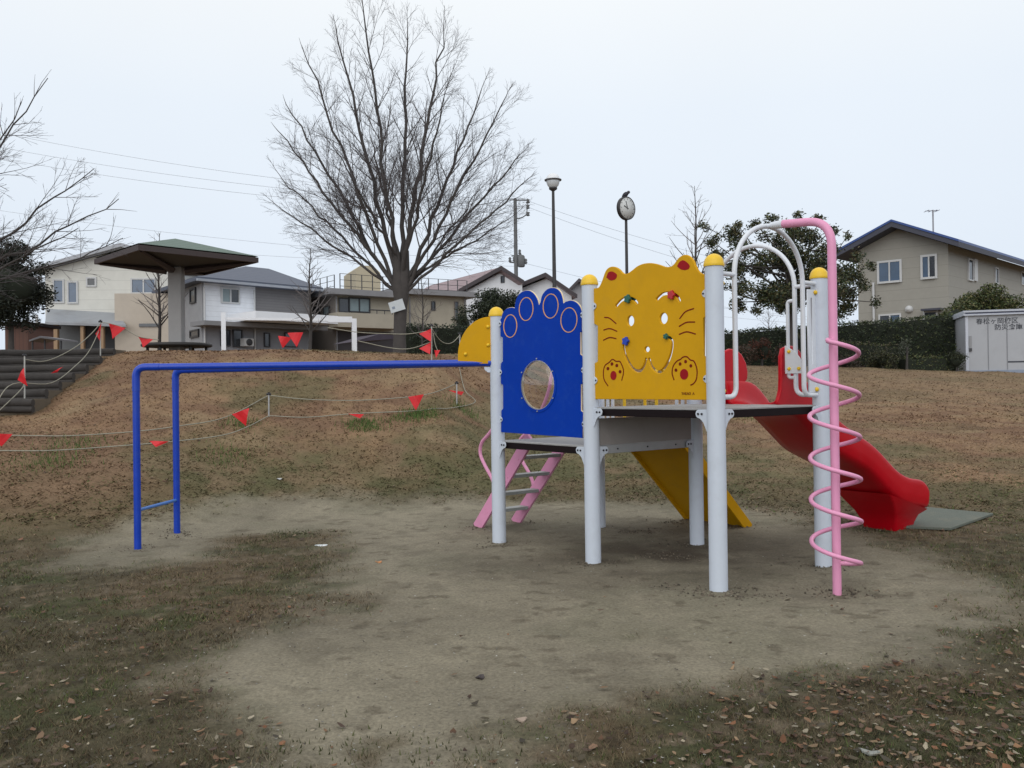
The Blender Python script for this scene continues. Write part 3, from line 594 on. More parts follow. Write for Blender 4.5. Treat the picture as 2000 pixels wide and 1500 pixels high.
# narrow side plates with yellow bolts
def sideplate(post, p, e, x0, x1, z0, z1, sgn=1, slit=False):
    n = np.cross(e, Z) * sgn; lo = [(x0, z0), (x1, z0), (x1, z1), (x0, z1)]
    loops = [lo] + ([[(x0 + (x1 - x0) * .52, z0 + .2), (x0 + (x1 - x0) * .66, z0 + .2), (x0 + (x1 - x0) * .66, z1 - .06), (x0 + (x1 - x0) * .52, z1 - .06)]] if slit else [])
    o = board('side_plate', loops, p, e, .012, WHITEP, post, bev=.002)
def ybolt(q, n, parent, r=.016):
    m = MB(); m.lathe(q, [(r, 0), (r, .006), (r * .8, .012), (r * .4, .016), (.001, .017)], 14, axis=n); m.build('bolt_cap', YELC, parent)
sideplate(POST['c'], P3, B_, .05, .085, 1.22, 2.0); sideplate(POST['d'], P4, -B_, .05, .150, 1.25, 1.985, slit=True)
nO = np.cross(B_, Z)
for p, e, pn in ((P3, B_, 'c'), (P4, -B_, 'd')):
    for z in (1.965, 1.272): ybolt(p + e * .066 + Z * z + nO * .008, nO, POST[pn])
eS = (P4 - P5) / LL; nS = B_.copy()          # slide edge P5->P4, outward normal
nE = eS; 
# grips beside the slide mouth
for side, x0 in ((1, LL - l_), (-1, l_)):
    P = P5 + eS * x0; d = -eS * side
    m = MB(); m.tube(fillet([P + Z * 1.93, P + d * .062 + Z * 1.93, P + d * .062 + Z * 1.36, P + d * .005 + Z * 1.36], .045, 7), .0135, 10); g_ = m.build('grip_rail', WHITEP, ar2)
    q = P - nS * .018; pl = MB(); pts = [(.075, 1.60), (.02, 1.57), (-.02, 1.545), (-.055, 1.50), (-.075, 1.45), (-.075, 1.39), (.075, 1.39)]
    pl.prism([q + d * a + Z * b for a, b in pts], -nS * .006); pl.build('grip_plate', WHITEP, ar2, .0015)
    for a, b in ((.038, 1.553), (.038, 1.425), (-.045, 1.425)): ybolt(q + d * a + Z * b - nS * .006, -nS, ar2, .0135)
# --- pink spiral pole ---------------------------------------------------------------
nA = np.cross(B_, Z); nA = nA if nA @ (P3 - P5) > 0 else -nA       # outward from P3-P4 edge
apex = (P3 + P4) / 2; pole = apex + nA * .47
m = MB(); m.tube(fillet([apex + nA * .10 + Z * 2.386, pole + Z * 2.352, pole + Z * -.06], .19, 12), .0275, 18); sp_ = m.build('spiral_pole', PINK, ps)
m = MB(); m.tube([apex + Z * 2.388, apex + nA * .05 + Z * 2.388, apex + nA * .115 + Z * 2.385], [.0172, .026, .0290], 16); m.build('pole_socket', WHITEP, sp_)
rr_ = .150; hp = []
phi = np.radians(np.arange(-112, 1806, 10)); off_ang = math.atan2(pole[1], pole[0]) - math.pi / 2
for t in phi: hp.append(pole + np.array([rr_ * math.cos(t + off_ang), rr_ * math.sin(t + off_ang), 1.366 - .2655 * (math.degrees(t) - 180 + 0) / 360 + 0]))
hp = [np.array([h[0], h[1], h[2]]) for h in hp]
z_ = lambda d: 1.366 - .2655 * (d + 0 - 180) / 360
hp = np.array(hp); hp[:, 2] = [1.366 - .2655 * (math.degrees(t) - 180) / 360 for t in phi]
hp = np.vstack([[pole + Z * (hp[0, 2] + .005)], [pole + (hp[0] - pole) * .6 * np.array([1, 1, 0]) + Z * (hp[0, 2] + .004)], hp[1:-1], [pole + (hp[-1] - pole) * np.array([.6, .6, 0]) + Z * (hp[-1, 2] - .004)], [pole + Z * (hp[-1, 2] - .006)]])
m = MB(); m.tube(hp, .0145, 10); m.build('spiral', PINK, sp_)
# --- blue parallel bars ---------------------------------------------------------------
BL1 = np.array([-3.167, 7.306, 0]); BL2 = np.array([-3.10, 7.99, 0]); ZB = 1.530
m = MB(); m.tube(fillet([BL1 + Z * -.05, BL1 + Z * ZB, P1 + Z * ZB + np.array([-.045, 0, 0])], .085, 10), .029, 18); br = m.build('bar_rail', BLUEP, ps)
m = MB(); m.tube(fillet([BL2 + Z * -.05, BL2 + Z * (ZB - .012), P1 + Z * (ZB + .0) + np.array([-.05, .075, 0])], .085, 10), .029, 18); br2 = m.build('bar_rail', BLUEP, ps)
for q, d, par in ((BL1, P1 - BL1, br), (BL2, P1 + np.array([-.05, .075, 0]) - BL2, br2)):
    d = d / np.linalg.norm(d); s = MB(); s.tube(fillet([q + Z * (ZB - .20), q + Z * ZB, q + d * .20 + Z * ZB], .085, 10), .0315, 18); s.build('elbow', BLUEP, par)
    s = MB(); e_ = P1 if par is br else P1 + np.array([.02, .075, 0]); s.tube([e_ + Z * ZB - d * .075, e_ + Z * ZB - d * .05], .0335, 16); s.build('end_collar', BLUEP, par)
s = MB(); d = (BL2 - BL1) / np.linalg.norm(BL2 - BL1); s.tube([BL1 + Z * .325 + d * .02, BL2 + Z * .325 - d * .02], .0145, 12); s.build('rung', mat('light_blue_paint', (.05, .17, .50), .4, .06, 9), br)
for p, par in ((P1, br),):   # yellow quarter-round gussets above the bars, with their bolts and a white clip below
    D0 = np.array([-1, 0, 0.]); n = np.array([0, -1., 0]); lo = [(-.330, ZB - .008), (-.330, ZB + .055)] + [(-.055 - .275 * math.cos(t) , ZB + .055 + .335 * math.sin(t)) for t in np.linspace(.05, math.pi / 2, 18)] + [(-.03, ZB + .39), (-.03, ZB - .008)]
    O = p + np.array([0, .0, 0]); q_ = board('corner_board', [lo], O, np.array([1., 0, 0]), .022, YEL, ps, off=.02, bev=.002)
    for a, b in ((-.072, ZB + .115 + .19), (-.072, ZB + .15), (-.265, ZB + .075)): ybolt(O + np.array([a, -.032, b]), n, q_, .015)
    c = MB(); c.prism([p + np.array([a, -.012, b]) for a, b in ((-.045, ZB - .035), (-.11, ZB - .035), (-.105, ZB - .06), (-.08, ZB - .082), (-.045, ZB - .085))], (0, .024, 0)); c.build('bar_clip', WHITE, par, .003)
# --- pink ladder (edge P1-P6) ---------------------------------------------------------
nL = -A_                                   # outward from P1-P6 edge
ld = None
for k, al in enumerate((.345, .80)):
    top = P1 + B_ * al; foot = top + nL * .80; w_ = .058; sl = np.array([0, 0, 0.]) + (top + Z * .868 - foot); sl /= np.linalg.norm(sl)
    up = np.cross(B_, sl); up /= np.linalg.norm(up); t_ = .013
    a0, a1 = foot - sl * .02, top + Z * .868 + sl * .02
    m = MB()
    for s_ in (0,):
        m.box8([a0 - up * w_ - B_ * t_, a0 + up * w_ - B_ * t_, a0 + up * w_ + B_ * t_, a0 - up * w_ + B_ * t_, a1 - up * w_ - B_ * t_, a1 + up * w_ - B_ * t_, a1 + up * w_ + B_ * t_, a1 - up * w_ + B_ * t_])
    if ld is None: ld = MB(); ld.tube([P1 + B_ * .33 + Z * .845 + nL * .012, P1 + B_ * .815 + Z * .845 + nL * .012], .016, 10); ld = ld.build('ladder', PINK, ps)
    bm_ = m
    for tt in (.2, .4, .6, .8):
        for dd in (-.02, .02): q = foot + (top + Z * .868 - foot) * tt + up * dd - B_ * (t_); bm_.tube([q, q - B_ * .004], .0055, 8)
    m.build('stringer', PINK, ld, .004)
    HR = [(.50, .345), (.56, .47), (.68, .60), (.745, .70), (.72, .80), (.60, .89), (.45, 1.02), (.34, 1.16), (.27, 1.29), (.235, 1.40), (.19, 1.49), (.09, 1.54), (.0, 1.545)]
    pa = [top + nL * k_ + Z * z for k_, z in HR]
    pa.append((P1 if k == 0 else P6) + (B_ if k == 0 else -B_) * .05 + Z * 1.545)
    h = MB(); h.tube(crom(pa, 6), .0165, 10); h.build('handrail', PINK, ld)
for tt in (.205, .41, .61, .815):
    a = P1 + B_ * .345 + nL * .8 * (1 - tt) + Z * (.868 * tt); b = P1 + B_ * .80 + nL * .8 * (1 - tt) + Z * (.868 * tt); m = MB(); d = nL * .055
    m.box8([a - d + B_ * .013 - Z * .03, b - d - B_ * .013 - Z * .03, b + d - B_ * .013 - Z * .03, a + d + B_ * .013 - Z * .03, a - d + B_ * .013, b - d - B_ * .013, b + d - B_ * .013, a + d + B_ * .013]); m.build('step', STEP, ld, .004)
# --- yellow climbing ramp (edge P6-P5) --------------------------------------------------
e6 = A_; nR = B_                            # along P6->P5, outward +B
O6 = P6; prof = [(.02, .862), (.15, .862), (1.06, -.01)]
m = MB(); a0, a1 = .19, .87
for i in range(2):
    (k0, z0), (k1, z1) = prof[i], prof[i + 1]; m.box8([O6 + e6 * s + nR * k + Z * z for (s, k, z) in ((a0, k0, z0 - .02), (a1, k0, z0 - .02), (a1, k1, z1 - .02), (a0, k1, z1 - .02), (a0, k0, z0), (a1, k0, z0), (a1, k1, z1), (a0, k1, z1))])
rm = m.build('climbing_ramp', YEL, ps)
for s in (a0 - .012, a1 + .012):
    m = MB(); lo = [(.02, .80), (.15, .80), (.95, .03), (1.0, -.02), (1.09, -.02), (1.10, .02), (.19, .905), (.02, .905)]; m.prism([O6 + e6 * (s - .012) + nR * k + Z * z for k, z in lo], e6 * .024); m.build('side_board', YEL, rm, .004)
for j, (s, t) in enumerate(((.35, .2), (.62, .28), (.45, .45), (.7, .52), (.32, .66), (.58, .78))):
    p = O6 + e6 * s + nR * (.15 + .91 * t) + Z * (.862 - .872 * t); m = MB(); nn = (nR * .69 + Z * .72); m.lathe(p, [(.045, 0), (.04, .02), (.025, .032), (.001, .035)], 12, axis=nn); m.build('climbing_hold', (RED_K, BLUE_K, GREEN_K)[j % 3], rm)
for s0, s1, nb in ((.07, .20, 3), (.97, 1.10, 3)):     # white slatted guards either side of the ramp, with two yellow grab loops
    g_ = MB()
    for zz in (.93, 1.72): g_.box8([O6 + e6 * s + nR * k + Z * z for z in (zz, zz + .035) for (s, k) in ((s0, -.012), (s1, -.012), (s1, .012), (s0, .012))])
    for i in range(nb): s = s0 + (s1 - s0) * i / (nb - 1); g_.box8([O6 + e6 * (s + ds) + nR * k + Z * z for z in (.93, 1.75) for (ds, k) in ((-.011, -.010), (.011, -.010), (.011, .010), (-.011, .010))])
    g_.build('slatted_guard', WHITEP, ps)
for s in (.33, .72):
    h = MB(); h.tube(fillet([O6 + e6 * s + nR * .02 + Z * .86, O6 + e6 * s + nR * .02 + Z * 1.5, O6 + e6 * s + nR * .28 + Z * 1.35, O6 + e6 * s + nR * .30 + Z * .73], .1, 6), .015, 10); h.build('grab_rail', YELC, rm)
# --- red slide (edge P5-P4) ---------------------------------------------------------------
S0 = (P4 + P5) / 2; SX = eS
KS = np.array([-.03, .12, .26, .36, .47, .56, .66, .75, .85, .97, 1.08, 1.18, 1.28, 1.43, 1.58, 1.70, 1.83, 1.95, 2.06, 2.14, 2.19])
TOP = np.interp(KS, [0, .12, .30, .36, .43, .56, .73, .85, 1.08, 1.17, 1.28, 1.43, 1.58, 1.70, 1.83, 1.95, 2.06, 2.13, 2.19], [1.345, 1.345, 1.342, 1.32, 1.275, 1.154, 1.02, .962, .862, .825, .772, .68, .574, .515, .47, .455, .44, .40, .325])
FLO = np.interp(KS, [0, .12, .25, .36, .56, .73, .85, 1.08, 1.17, 1.28, 1.43, 1.58, 1.70, 1.83, 2.0, 2.19], [1.168, 1.160, 1.12, 1.06, .92, .80, .755, .672, .635, .585, .48, .375, .315, .268, .235, .215])
H2, WT = .272, .028; V = []
for k, tz_, fz in zip(KS, TOP, FLO):
    bz = fz - .055; c = [(-H2 + .03, bz), (-H2 + .004, bz + .03), (-H2, tz_ - .02), (-H2 + .003, tz_ - .004), (-H2 + .014, tz_ + .004), (-H2 + WT, tz_ - .006), (-H2 + WT + .008, tz_ - .03), (-H2 + WT + .02, fz + .06), (-H2 + WT + .055, fz + .012), (-.10, fz), (0, fz - .003)]
    c = c + [(-a, b) for a, b in c[::-1][1:]]
    for a, b in c: V.append(S0 + SX * a + nS * k + Z * b)
nc_ = len(c); F = [(i * nc_ + j, i * nc_ + (j + 1) % nc_, (i + 1) * nc_ + (j + 1) % nc_, (i + 1) * nc_ + j) for i in range(len(KS) - 1) for j in range(nc_)]
CAPQ = [(3, 4, 5), (2, 3, 5, 6), (1, 2, 6, 7), (0, 1, 7, 8), (0, 8, 9, 10, 11, 12, 20)]; CAPQ += [tuple(20 - i for i in q)[::-1] for q in CAPQ[:4]]
F += [tuple(q)[::-1] for q in CAPQ] + [tuple((len(KS) - 1) * nc_ + j for j in q) for q in CAPQ]
m = MB(); m.add(V, F, True); sl_ = m.build('slide', REDS, ps, sub=1)
m = MB()        # moulded stand under the run-out
rowz = [(-.02, -.02, 1.79, 2.10, .15), (.06, .05, 1.77, 2.11, .165), (.16, .12, 1.71, 2.12, .20), (.27, .155, 1.60, 2.15, .245), (.36, .17, 1.50, 2.16, .262)]
V = []
for zb_, zf_, k0, k1, hw in rowz:
    for (s, k, z) in ((-hw, k0, zb_), (hw, k0, zb_), (hw, k1, zf_), (-hw, k1, zf_)): V.append(S0 + SX * s + nS * k + Z * z)
m.add(V, [(i * 4 + j, i * 4 + (j + 1) % 4, (i + 1) * 4 + (j + 1) % 4, (i + 1) * 4 + j) for i in range(4) for j in range(4)] + [(3, 2, 1, 0)], True); m.build('stand', REDS, sl_, .02, 3)
for s in (-1, 1):   # tall hood boards at the mouth
    lo = [(-.12, 1.166), (-.085, 1.20), (-.055, 1.27), (-.048, 1.35), (-.045, 1.52), (-.02, 1.58), (.05, 1.603), (.13, 1.60), (.20, 1.56), (.255, 1.49), (.275, 1.42), (.268, 1.36), (.24, 1.335), (.40, 1.26), (.40, 1.13), (.10, 1.13)]
    lo = [(a, b) for a, b in lo]
    board('hood_board', [lo], S0 + SX * s * (H2 - .0), nS, .034, REDS, sl_, bev=.010)
# --- rubber mat at the end of the slide -----------------------------------------------------
mp = [ground_hit(px, py, .02) for px, py in ((1700, 1026), (1857, 1033), (1940, 1004), (1795, 990))]
m = MB(); m.prism([f3(p, tz(p[0], p[1]) + .004) for p in mp], (0, 0, .024)); mt = m.build('landing_mat', mat('grey_green_rubber', (.105, .12, .10), .85, .12, 30, .4, 200, stain=((.2, .18, .13), 4, .5)), None, .004)
c_ = sum(mp) / 4; mt.data.transform(Matrix.Translation(Vector([-c_[0], -c_[1], 0]))); mt.location = (c_[0], c_[1], 0)
tag(mt, 'flat grey green rubber mat on the soil at the bottom of the red slide', 'mat')

# ============================================================ BACKGROUND
class Fr:      # vertical facade frame through two pixel/depth points
    def __init__(s, pa, Da, pb, Db):
        a = at(pa, 700, Da); b = at(pb, 700, Db); s.O = np.array([a[0], a[1], 0]); e = np.array([b[0] - a[0], b[1] - a[1], 0]); s.W = np.linalg.norm(e); s.e = e / s.W
        s.n = np.cross(s.e, Z); s.n = s.n if s.n @ (np.array([0, 0, 0]) - s.O) > 0 else -s.n
    def sz(s, px, py, off=0):
        p = on_plane(px, py, s.O + s.n * off, s.n); return (p - s.O) @ s.e, p[2]
    def p(s, a, z, n=0): return s.O + s.e * a + Z * z + s.n * n
    def box(s, mb, a0, a1, z0, z1, n0, n1):
        return mb.box8([s.p(a, z, n) for z in (z0, z1) for (a, n) in ((a0, n0), (a1, n0), (a1, n1), (a0, n1))])
    def rect(s, x0, y0, x1, y1, off=0):
        xm, ym = (x0 + x1) / 2, (y0 + y1) / 2; a0 = s.sz(x0, ym, off)[0]; a1 = s.sz(x1, ym, off)[0]; z1 = s.sz(xm, y0, off)[1]; z0 = s.sz(xm, y1, off)[1]
        return min(a0, a1), max(a0, a1), z0, z1
    def pbox(s, mb, x0, y0, x1, y1, n0, n1): a0, a1, z0, z1 = s.rect(x0, y0, x1, y1, max(n0, n1)); return s.box(mb, a0, a1, z0, z1, n0, n1)
GLASSB = mat('window_glass_blue', (.055, .095, .16), .12, .25, .9, spec=.8)
GLASSD = mat('window_glass_dark', (.018, .022, .03), .1, .3, .9, spec=.8)
GLASSG = mat('window_glass_frosted', (.20, .26, .28), .3, .15, 1.5, spec=.6)
FRW = mat('window_frame_white', (.50, .51, .52), .45, .04, 9); FRD = mat('window_frame_dark', (.03, .03, .035), .4, .05, 9)
def window(fr, par, x0, y0, x1, y1, glass=GLASSB, frame=FRW, n=0.0, mull=1, t=.07, sill=False, glass2=None):
    a0, a1, z0, z1 = fr.rect(x0, y0, x1, y1, n + .04); f = MB()
    fr.box(f, a0 - t, a0, z0 - t, z1 + t, n - .02, n + .055); fr.box(f, a1, a1 + t, z0 - t, z1 + t, n - .02, n + .055); fr.box(f, a0, a1, z1, z1 + t, n - .02, n + .052); fr.box(f, a0, a1, z0 - t, z0, n - .02, n + (.11 if sill else .052))
    for i in range(1, mull + 1): c = a0 + (a1 - a0) * i / (mull + 1); fr.box(f, c - .03, c + .03, z0, z1, n, n + .05)
    o = f.build('window', frame, par)
    for i in range(mull + 1):
        g_ = MB(); b0 = a0 + (a1 - a0) * i / (mull + 1); b1 = a0 + (a1 - a0) * (i + 1) / (mull + 1); fr.box(g_, b0 + (.03 if i else 0), b1 - (.03 if i < mull else 0), z0, z1, n, n + .02); g_.build('pane', (glass2 if (glass2 and i % 2) else glass), o)
    return o
def base_at(px, D, py=690): p = at(px, py, D); return (p[0], p[1], tz(p[0], p[1]))
def slab(mb, P, t): return mb.prism(P, (0, 0, t))
GB = -1.0   # building bases go this far below the local ground
# --- cream gabled house on the left ---------------------------------------------------
b = base_at(210, 41); hA = thing('house', b, 'cream two storey gabled house with a wood posted porch behind the shelter', 'house', 'houses beyond the park')
fa = Fr(86, 40, 350, 40.5); zb = b[2] - .3
CREAMW = matlines('cream_siding', (.60, .60, .56), (.48, .48, .45), .45, .02); BEIGEW = mat('beige_render', (.46, .41, .35), .85, .06, 2, .2, 30); PORCH = mat('grey_metal_roof', (.27, .29, .32), .4, .08, 2, stain=((.13, .12, .12), .6, .7))
g0 = fa.sz(88, 528); g1 = fa.sz(243, 486); g2 = fa.sz(350, 520)
m = MB(); m.prism([fa.p(g0[0], zb), fa.p(g2[0], zb), fa.p(g2[0], g2[1]), fa.p(g1[0], g1[1]), fa.p(g0[0], g0[1])], -fa.n * 8); m.build('wall', CREAMW, hA)
rA = MB(); ov = .45
for (p, q, s) in ((g0, g1, 1), (g1, g2, -1)):
    d = np.array([q[0] - p[0], q[1] - p[1]]); d /= np.linalg.norm(d); P0 = (p[0] - d[0] * ov * (s > 0), p[1] - d[1] * ov * (s > 0)); P1_ = (q[0] + d[0] * ov * (s < 0), q[1] + d[1] * ov * (s < 0))
    rA.prism([fa.p(P0[0], P0[1] + .03, .5), fa.p(P1_[0], P1_[1] + .03, .5), fa.p(P1_[0], P1_[1] + .2, .5), fa.p(P0[0], P0[1] + .2, .5)], -fa.n * 9)
rA.build('roof', mat('pale_roof', (.36, .38, .42), .5, .05, 2), hA)
window(fa, hA, 106, 548, 122, 589, mull=0); window(fa, hA, 134, 552, 149, 590, mull=0); window(fa, hA, 171, 544, 185, 557, GLASSD, mull=0); window(fa, hA, 258, 546, 302, 571, mull=1)
m = MB(); a0, a1, z0, z1 = fa.rect(224, 573, 338, 690, 1.4); fa.box(m, a0, a1, zb, z1, -.3, 1.4); an = m.build('annex', BEIGEW, hA)
m = MB(); a0, a1, z0, z1 = fa.rect(272, 632, 315, 638, 1.42); fa.box(m, a0, a1, z0, z1, 1.35, 1.46); m.build('slot_window', GLASSD, hA)
m = MB(); q0 = fa.sz(92, 603); q1 = fa.sz(228, 611); r0 = fa.sz(88, 629, 2); r1 = fa.sz(246, 634, 2)
m.prism([fa.p(q0[0], q0[1], 0), fa.p(q1[0] , q1[1], 0), fa.p(r1[0], r1[1], 2.0), fa.p(r0[0], r0[1], 2.0)], (0, 0, -.1)); pr_ = m.build('porch_roof', PORCH, hA)
m = MB(); a0, a1, z0, z1 = fa.rect(90, 632, 226, 690, .05); fa.box(m, a0, a1, zb, z1, -.1, .04); m.build('recess_wall', mat('dark_grey_wall', (.06, .065, .075), .6, .1, 2), hA)  # dark grey slab on the recessed wall below the porch roof
for (x0, x1) in ((104, 112), (157, 163), (197, 202)): m = MB(); a0, a1, z0, z1 = fa.rect(x0, 634, x1, 690, 1.9); fa.box(m, a0, a1, zb, z1, 1.7, 1.9); m.build('porch_post', mat('tan_wood', (.30, .20, .12), .7, .1, 9), hA)
m = MB(); a0, a1, z0, z1 = fa.rect(113, 636, 156, 690, .5); fa.box(m, a0, a1, zb, z1, .2, .3); m.build('screen', mat('grey_screen', (.13, .14, .15), .6, .08, 3), hA)
m = MB(); m.tube([fa.p(fa.sz(84, 650)[0], zb, .6), fa.p(fa.sz(84, 650)[0], fa.sz(84, 618)[1], .6)], .06, 8); m.build('downpipe', FRW, hA)
# --- white house with blue-grey hip roof -------------------------------------------------
b = base_at(480, 39); hB = thing('house', b, 'white and grey house with a dark hipped roof, right of the shelter column', 'house', 'houses beyond the park')
fb = Fr(397, 36, 601, 39.7); fl = Fr(397, 36, 359, 38.4); zb = b[2] - .3; zE = fb.sz(397, 552)[1]
Ls = fl.e * fl.W
WS = matlines('white_siding', (.76, .79, .84), (.60, .62, .66), .22, .015); GS = matlines('grey_brick_cladding', (.17, .165, .17), (.11, .11, .115), .12, .012); SH = mat('shaded_side_wall', (.28, .285, .30), .8, .08, 1.5, stain=((.18, .18, .18), 1.2, .4))
m = MB(); xb = fb.sz(499, 600)[0]
m.prism([fb.p(0, zb), fb.p(xb, zb), fb.p(xb, zE), fb.p(0, zE)], Ls * 3.0); m.build('wall', WS, hB)
m = MB(); m.prism([fb.p(xb, zb, -.05), fb.p(fb.W + .2, zb, -.05), fb.p(fb.W + .2, zE, -.05), fb.p(xb, zE, -.05)], Ls * 3.0); m.build('grey_wall', GS, hB)
m = MB(); m.prism([fb.p(0, zb) + fl.n * .03, fb.p(0, zE) + fl.n * .03, fb.p(0, zE) + Ls + fl.n * .03, fb.p(0, zb) + Ls + fl.n * .03], -fl.n * .08); m.build('side_wall', SH, hB)  # shade of the side wall painted in as a darker grey, plus stains
m = MB(); o_ = .55; c0_ = fb.p(-o_, zE, o_ ); c1_ = fb.p(fb.W + .5, zE, o_); c2_ = fb.p(fb.W + .5, zE) + Ls * 2.2; c3_ = fb.p(-o_, zE) + Ls * 1.9 - fb.e * .2; A1 = at(480, 520, 40.2); A2 = at(540, 540, 43)
A2[2] = A1[2]
m.add([c0_, c1_, c2_, c3_, c0_ + Z * .16, c1_ + Z * .16, c2_ + Z * .16, c3_ + Z * .16, A1, A1 + fb.e * 1.2], [(3, 2, 1, 0), (0, 1, 5, 4), (1, 2, 6, 5), (2, 3, 7, 6), (3, 0, 4, 7), (4, 5, 9, 8), (5, 6, 9), (6, 7, 8, 9), (7, 4, 8)])
m.build('roof', matlines('slate_blue_roof', (.085, .10, .14), (.06, .07, .10), .12, .02), hB)
m = MB(); fb.box(m, -o_, fb.W + .5, zE - .02, zE + .08, o_ + .003, o_ + .09); m.build('gutter', mat('pale_gutter', (.30, .33, .38), .5), hB)
window(fb, hB, 435, 565, 466, 590, GLASSG, GLASSG and FRW, mull=1, glass2=GLASSD); window(fl, hB, 371, 566, 380, 589, GLASSD, FRD, .05, 0)
window(fl, hB, 371, 647, 386, 656, GLASSD, FRD, .05, 0)
m = MB(); a0, a1, z0, z1 = fb.rect(499, 612, 660, 628, 2.2); fb.box(m, a0, a1, z0, z1, -.3, 2.2); CPW = mat('bright_white_metal', (.80, .83, .88), .4, .03, 4); m.build('carport_roof', CPW, hB)
m = MB(); a0, a1, z0, z1 = fb.rect(399, 634, 640, 640, 1.0); fb.box(m, a0, a1, z0, z1 + .05, -.2, 1.0); m.build('canopy', mat('grey_canopy', (.20, .20, .21), .6), hB)
m = MB(); a0, a1, z0, z1 = fb.rect(399, 640, 605, 690, .12); fb.box(m, a0, a1, zb, z1, -.1, .1); m.build('lower_wall', mat('pale_grey_wall', (.27, .28, .31), .8, .06, 2), hB)
for (x0, y0, x1, y1) in ((433, 646, 449, 674), (457, 646, 472, 676), (518, 652, 526, 676), (558, 652, 580, 676)): window(fb, hB, x0, y0, x1, y1, GLASSD, FRD, .12, 0, .04)
for (fr_, x_, y0_, n_o) in ((fb, 399, 560, .12), (fb, 497, 566, .14)): m = MB(); a, z = fr_.sz(x_, y0_, n_o); m.tube([fr_.p(a, zb, n_o), fr_.p(a, z, n_o)], .04, 6); m.build('downpipe', FRW, hB)
m = MB(); fb.pbox(m, 478, 661, 496, 676, .12, .5); ac = m.build('air_conditioner', FRW, hB); m = MB(); a, z = fb.sz(487, 668.5, .5); m.lathe(fb.p(a, z, .5), [(.14, 0), (.15, .01), (.12, .02), (.02, .02)], 16, axis=fb.n); m.build('fan_grille', FRD, ac)
# white frame of a carport in front of it
b = base_at(560, 33); cp = thing('carport_frame', b, 'white rectangular carport frame standing in front of the white and grey house', 'carport')
fc = Fr(430, 32, 700, 33.5); zb = b[2] - .3
for (x0, x1, yt) in ((432, 441, 610), (688, 697, 622)): m = MB(); a0, a1, z0, z1 = fc.rect(x0, yt, x1, 690); fc.box(m, a0, a1, zb, z1, -.2, 0); m.build('post', CPW, cp)
m = MB(); a0, a1, z0, z1 = fc.rect(441, 621, 688, 626); fc.box(m, a0, a1, z0, z1, -.17, -.03); m.build('beam', CPW, cp)
m = MB(); a0, a1, z0, z1 = fc.rect(640, 621, 688, 629); fc.box(m, a0, a1, z0 - .01, z1 + .06, -.19, -.01); m.build('beam_casing', CPW, cp)
# --- beige flat-roofed house ---------------------------------------------------------------
b = base_at(760, 43); hC = thing('house', b, 'beige flat roofed house with a railed roof terrace behind the large bare tree', 'house', 'houses beyond the park')
BW = mat('beige_wall', (.36, .33, .27), .85, .06, 1.5, .15, 30, stain=((.25, .23, .19), .8, .5)); BW2 = mat('brown_grey_wall', (.20, .18, .165), .85, .08, 1.5); RS = mat('grey_roof_slab', (.22, .22, .235), .7, .08, 2)
f1 = Fr(655, 40, 780, 42.0); f2 = Fr(655, 40, 604, 42.4); zb = b[2] - .3; zE = f1.sz(655, 577)[1]; L2 = f2.e * f2.W
m = MB(); m.prism([f1.p(0, zb), f1.p(f1.W, zb), f1.p(f1.W, zE), f1.p(0, zE)], L2 * 1.6); m.build('wall', BW, hC)
m = MB(); q = f2.n * .03; m.prism([f1.p(0, zb) + q, f1.p(0, zE) + q, f1.p(0, zE) + L2 + q, f1.p(0, zb) + L2 + q], -f2.n * .06); m.build('side_wall', BW2, hC)
m = MB(); m.prism([f1.p(-.5, zE, .6), f1.p(f1.W + .2, zE, .6), f1.p(f1.W + .2, zE) + L2 * 1.8, f1.p(-.6, zE) + L2 * 1.25], (0, 0, .26)); m.build('roof_slab', RS, hC)
window(f1, hC, 664, 584, 681, 608, GLASSD, FRD, 0, 0, .06); window(f1, hC, 683, 584, 721, 608, GLASSG, FRD, 0, 1, .06); window(f2, hC, 612, 588, 622, 612, GLASSD, FRD, .05, 0, .05); window(f2, hC, 632, 600, 642, 614, GLASSG, FRD, .05, 0, .05)
m = MB(); a0, a1, z0, z1 = f1.rect(645, 612, 782, 640, .9); f1.box(m, -.3, a1, z0, z1, 0, .9); ba = m.build('balcony', BW, hC)
m = MB(); q = [f1.p(a, z1 + .18, .85) for a in (a1 * .45, a1)]; m.tube(q, .03, 6)
for k in np.linspace(.45, 1, 5): m.tube([f1.p(a1 * k, z1, .85), f1.p(a1 * k, z1 + .18, .85)], .02, 6)
m.build('handrail', FRD, ba)
m = MB(); a0, a1, z0, z1 = f1.rect(660, 648, 782, 692, .06); f1.box(m, a0, a1, zb, z1, -.1, .05); m.build('garage_opening', mat('garage_shade', (.05, .045, .05), .8, .2, 1), hC)  # flat slab, the shade inside the garage is painted in its colour
f3_ = Fr(778, 43, 912, 45); z3 = f3_.sz(840, 578)[1]
m = MB(); f3_.box(m, -.2, f3_.W, zb, z3, -7, 0); m.build('wing_wall', BW, hC)
m = MB(); f3_.box(m, -.5, f3_.W + .5, z3, z3 + .25, -7.4, .5); m.build('wing_roof', RS, hC)
window(f3_, hC, 844, 590, 849, 605, GLASSD, FRD, 0, 0, .04); window(f3_, hC, 889, 590, 895, 625, GLASSD, BW2, 0, 0, .04)
f4 = Fr(697, 45, 745, 45.5); zt = f4.sz(720, 519)[1]; m = MB(); w4 = f4.W
m.prism([f4.p(0, zE), f4.p(w4, zE), f4.p(w4, zt - .35), f4.p(w4 * .72, zt), f4.p(w4 * .2, zt), f4.p(0, zt - .2)], -f4.n * 3); m.build('stair_tower', mat('tan_tower', (.42, .37, .27), .85, .05, 1.5), hC)
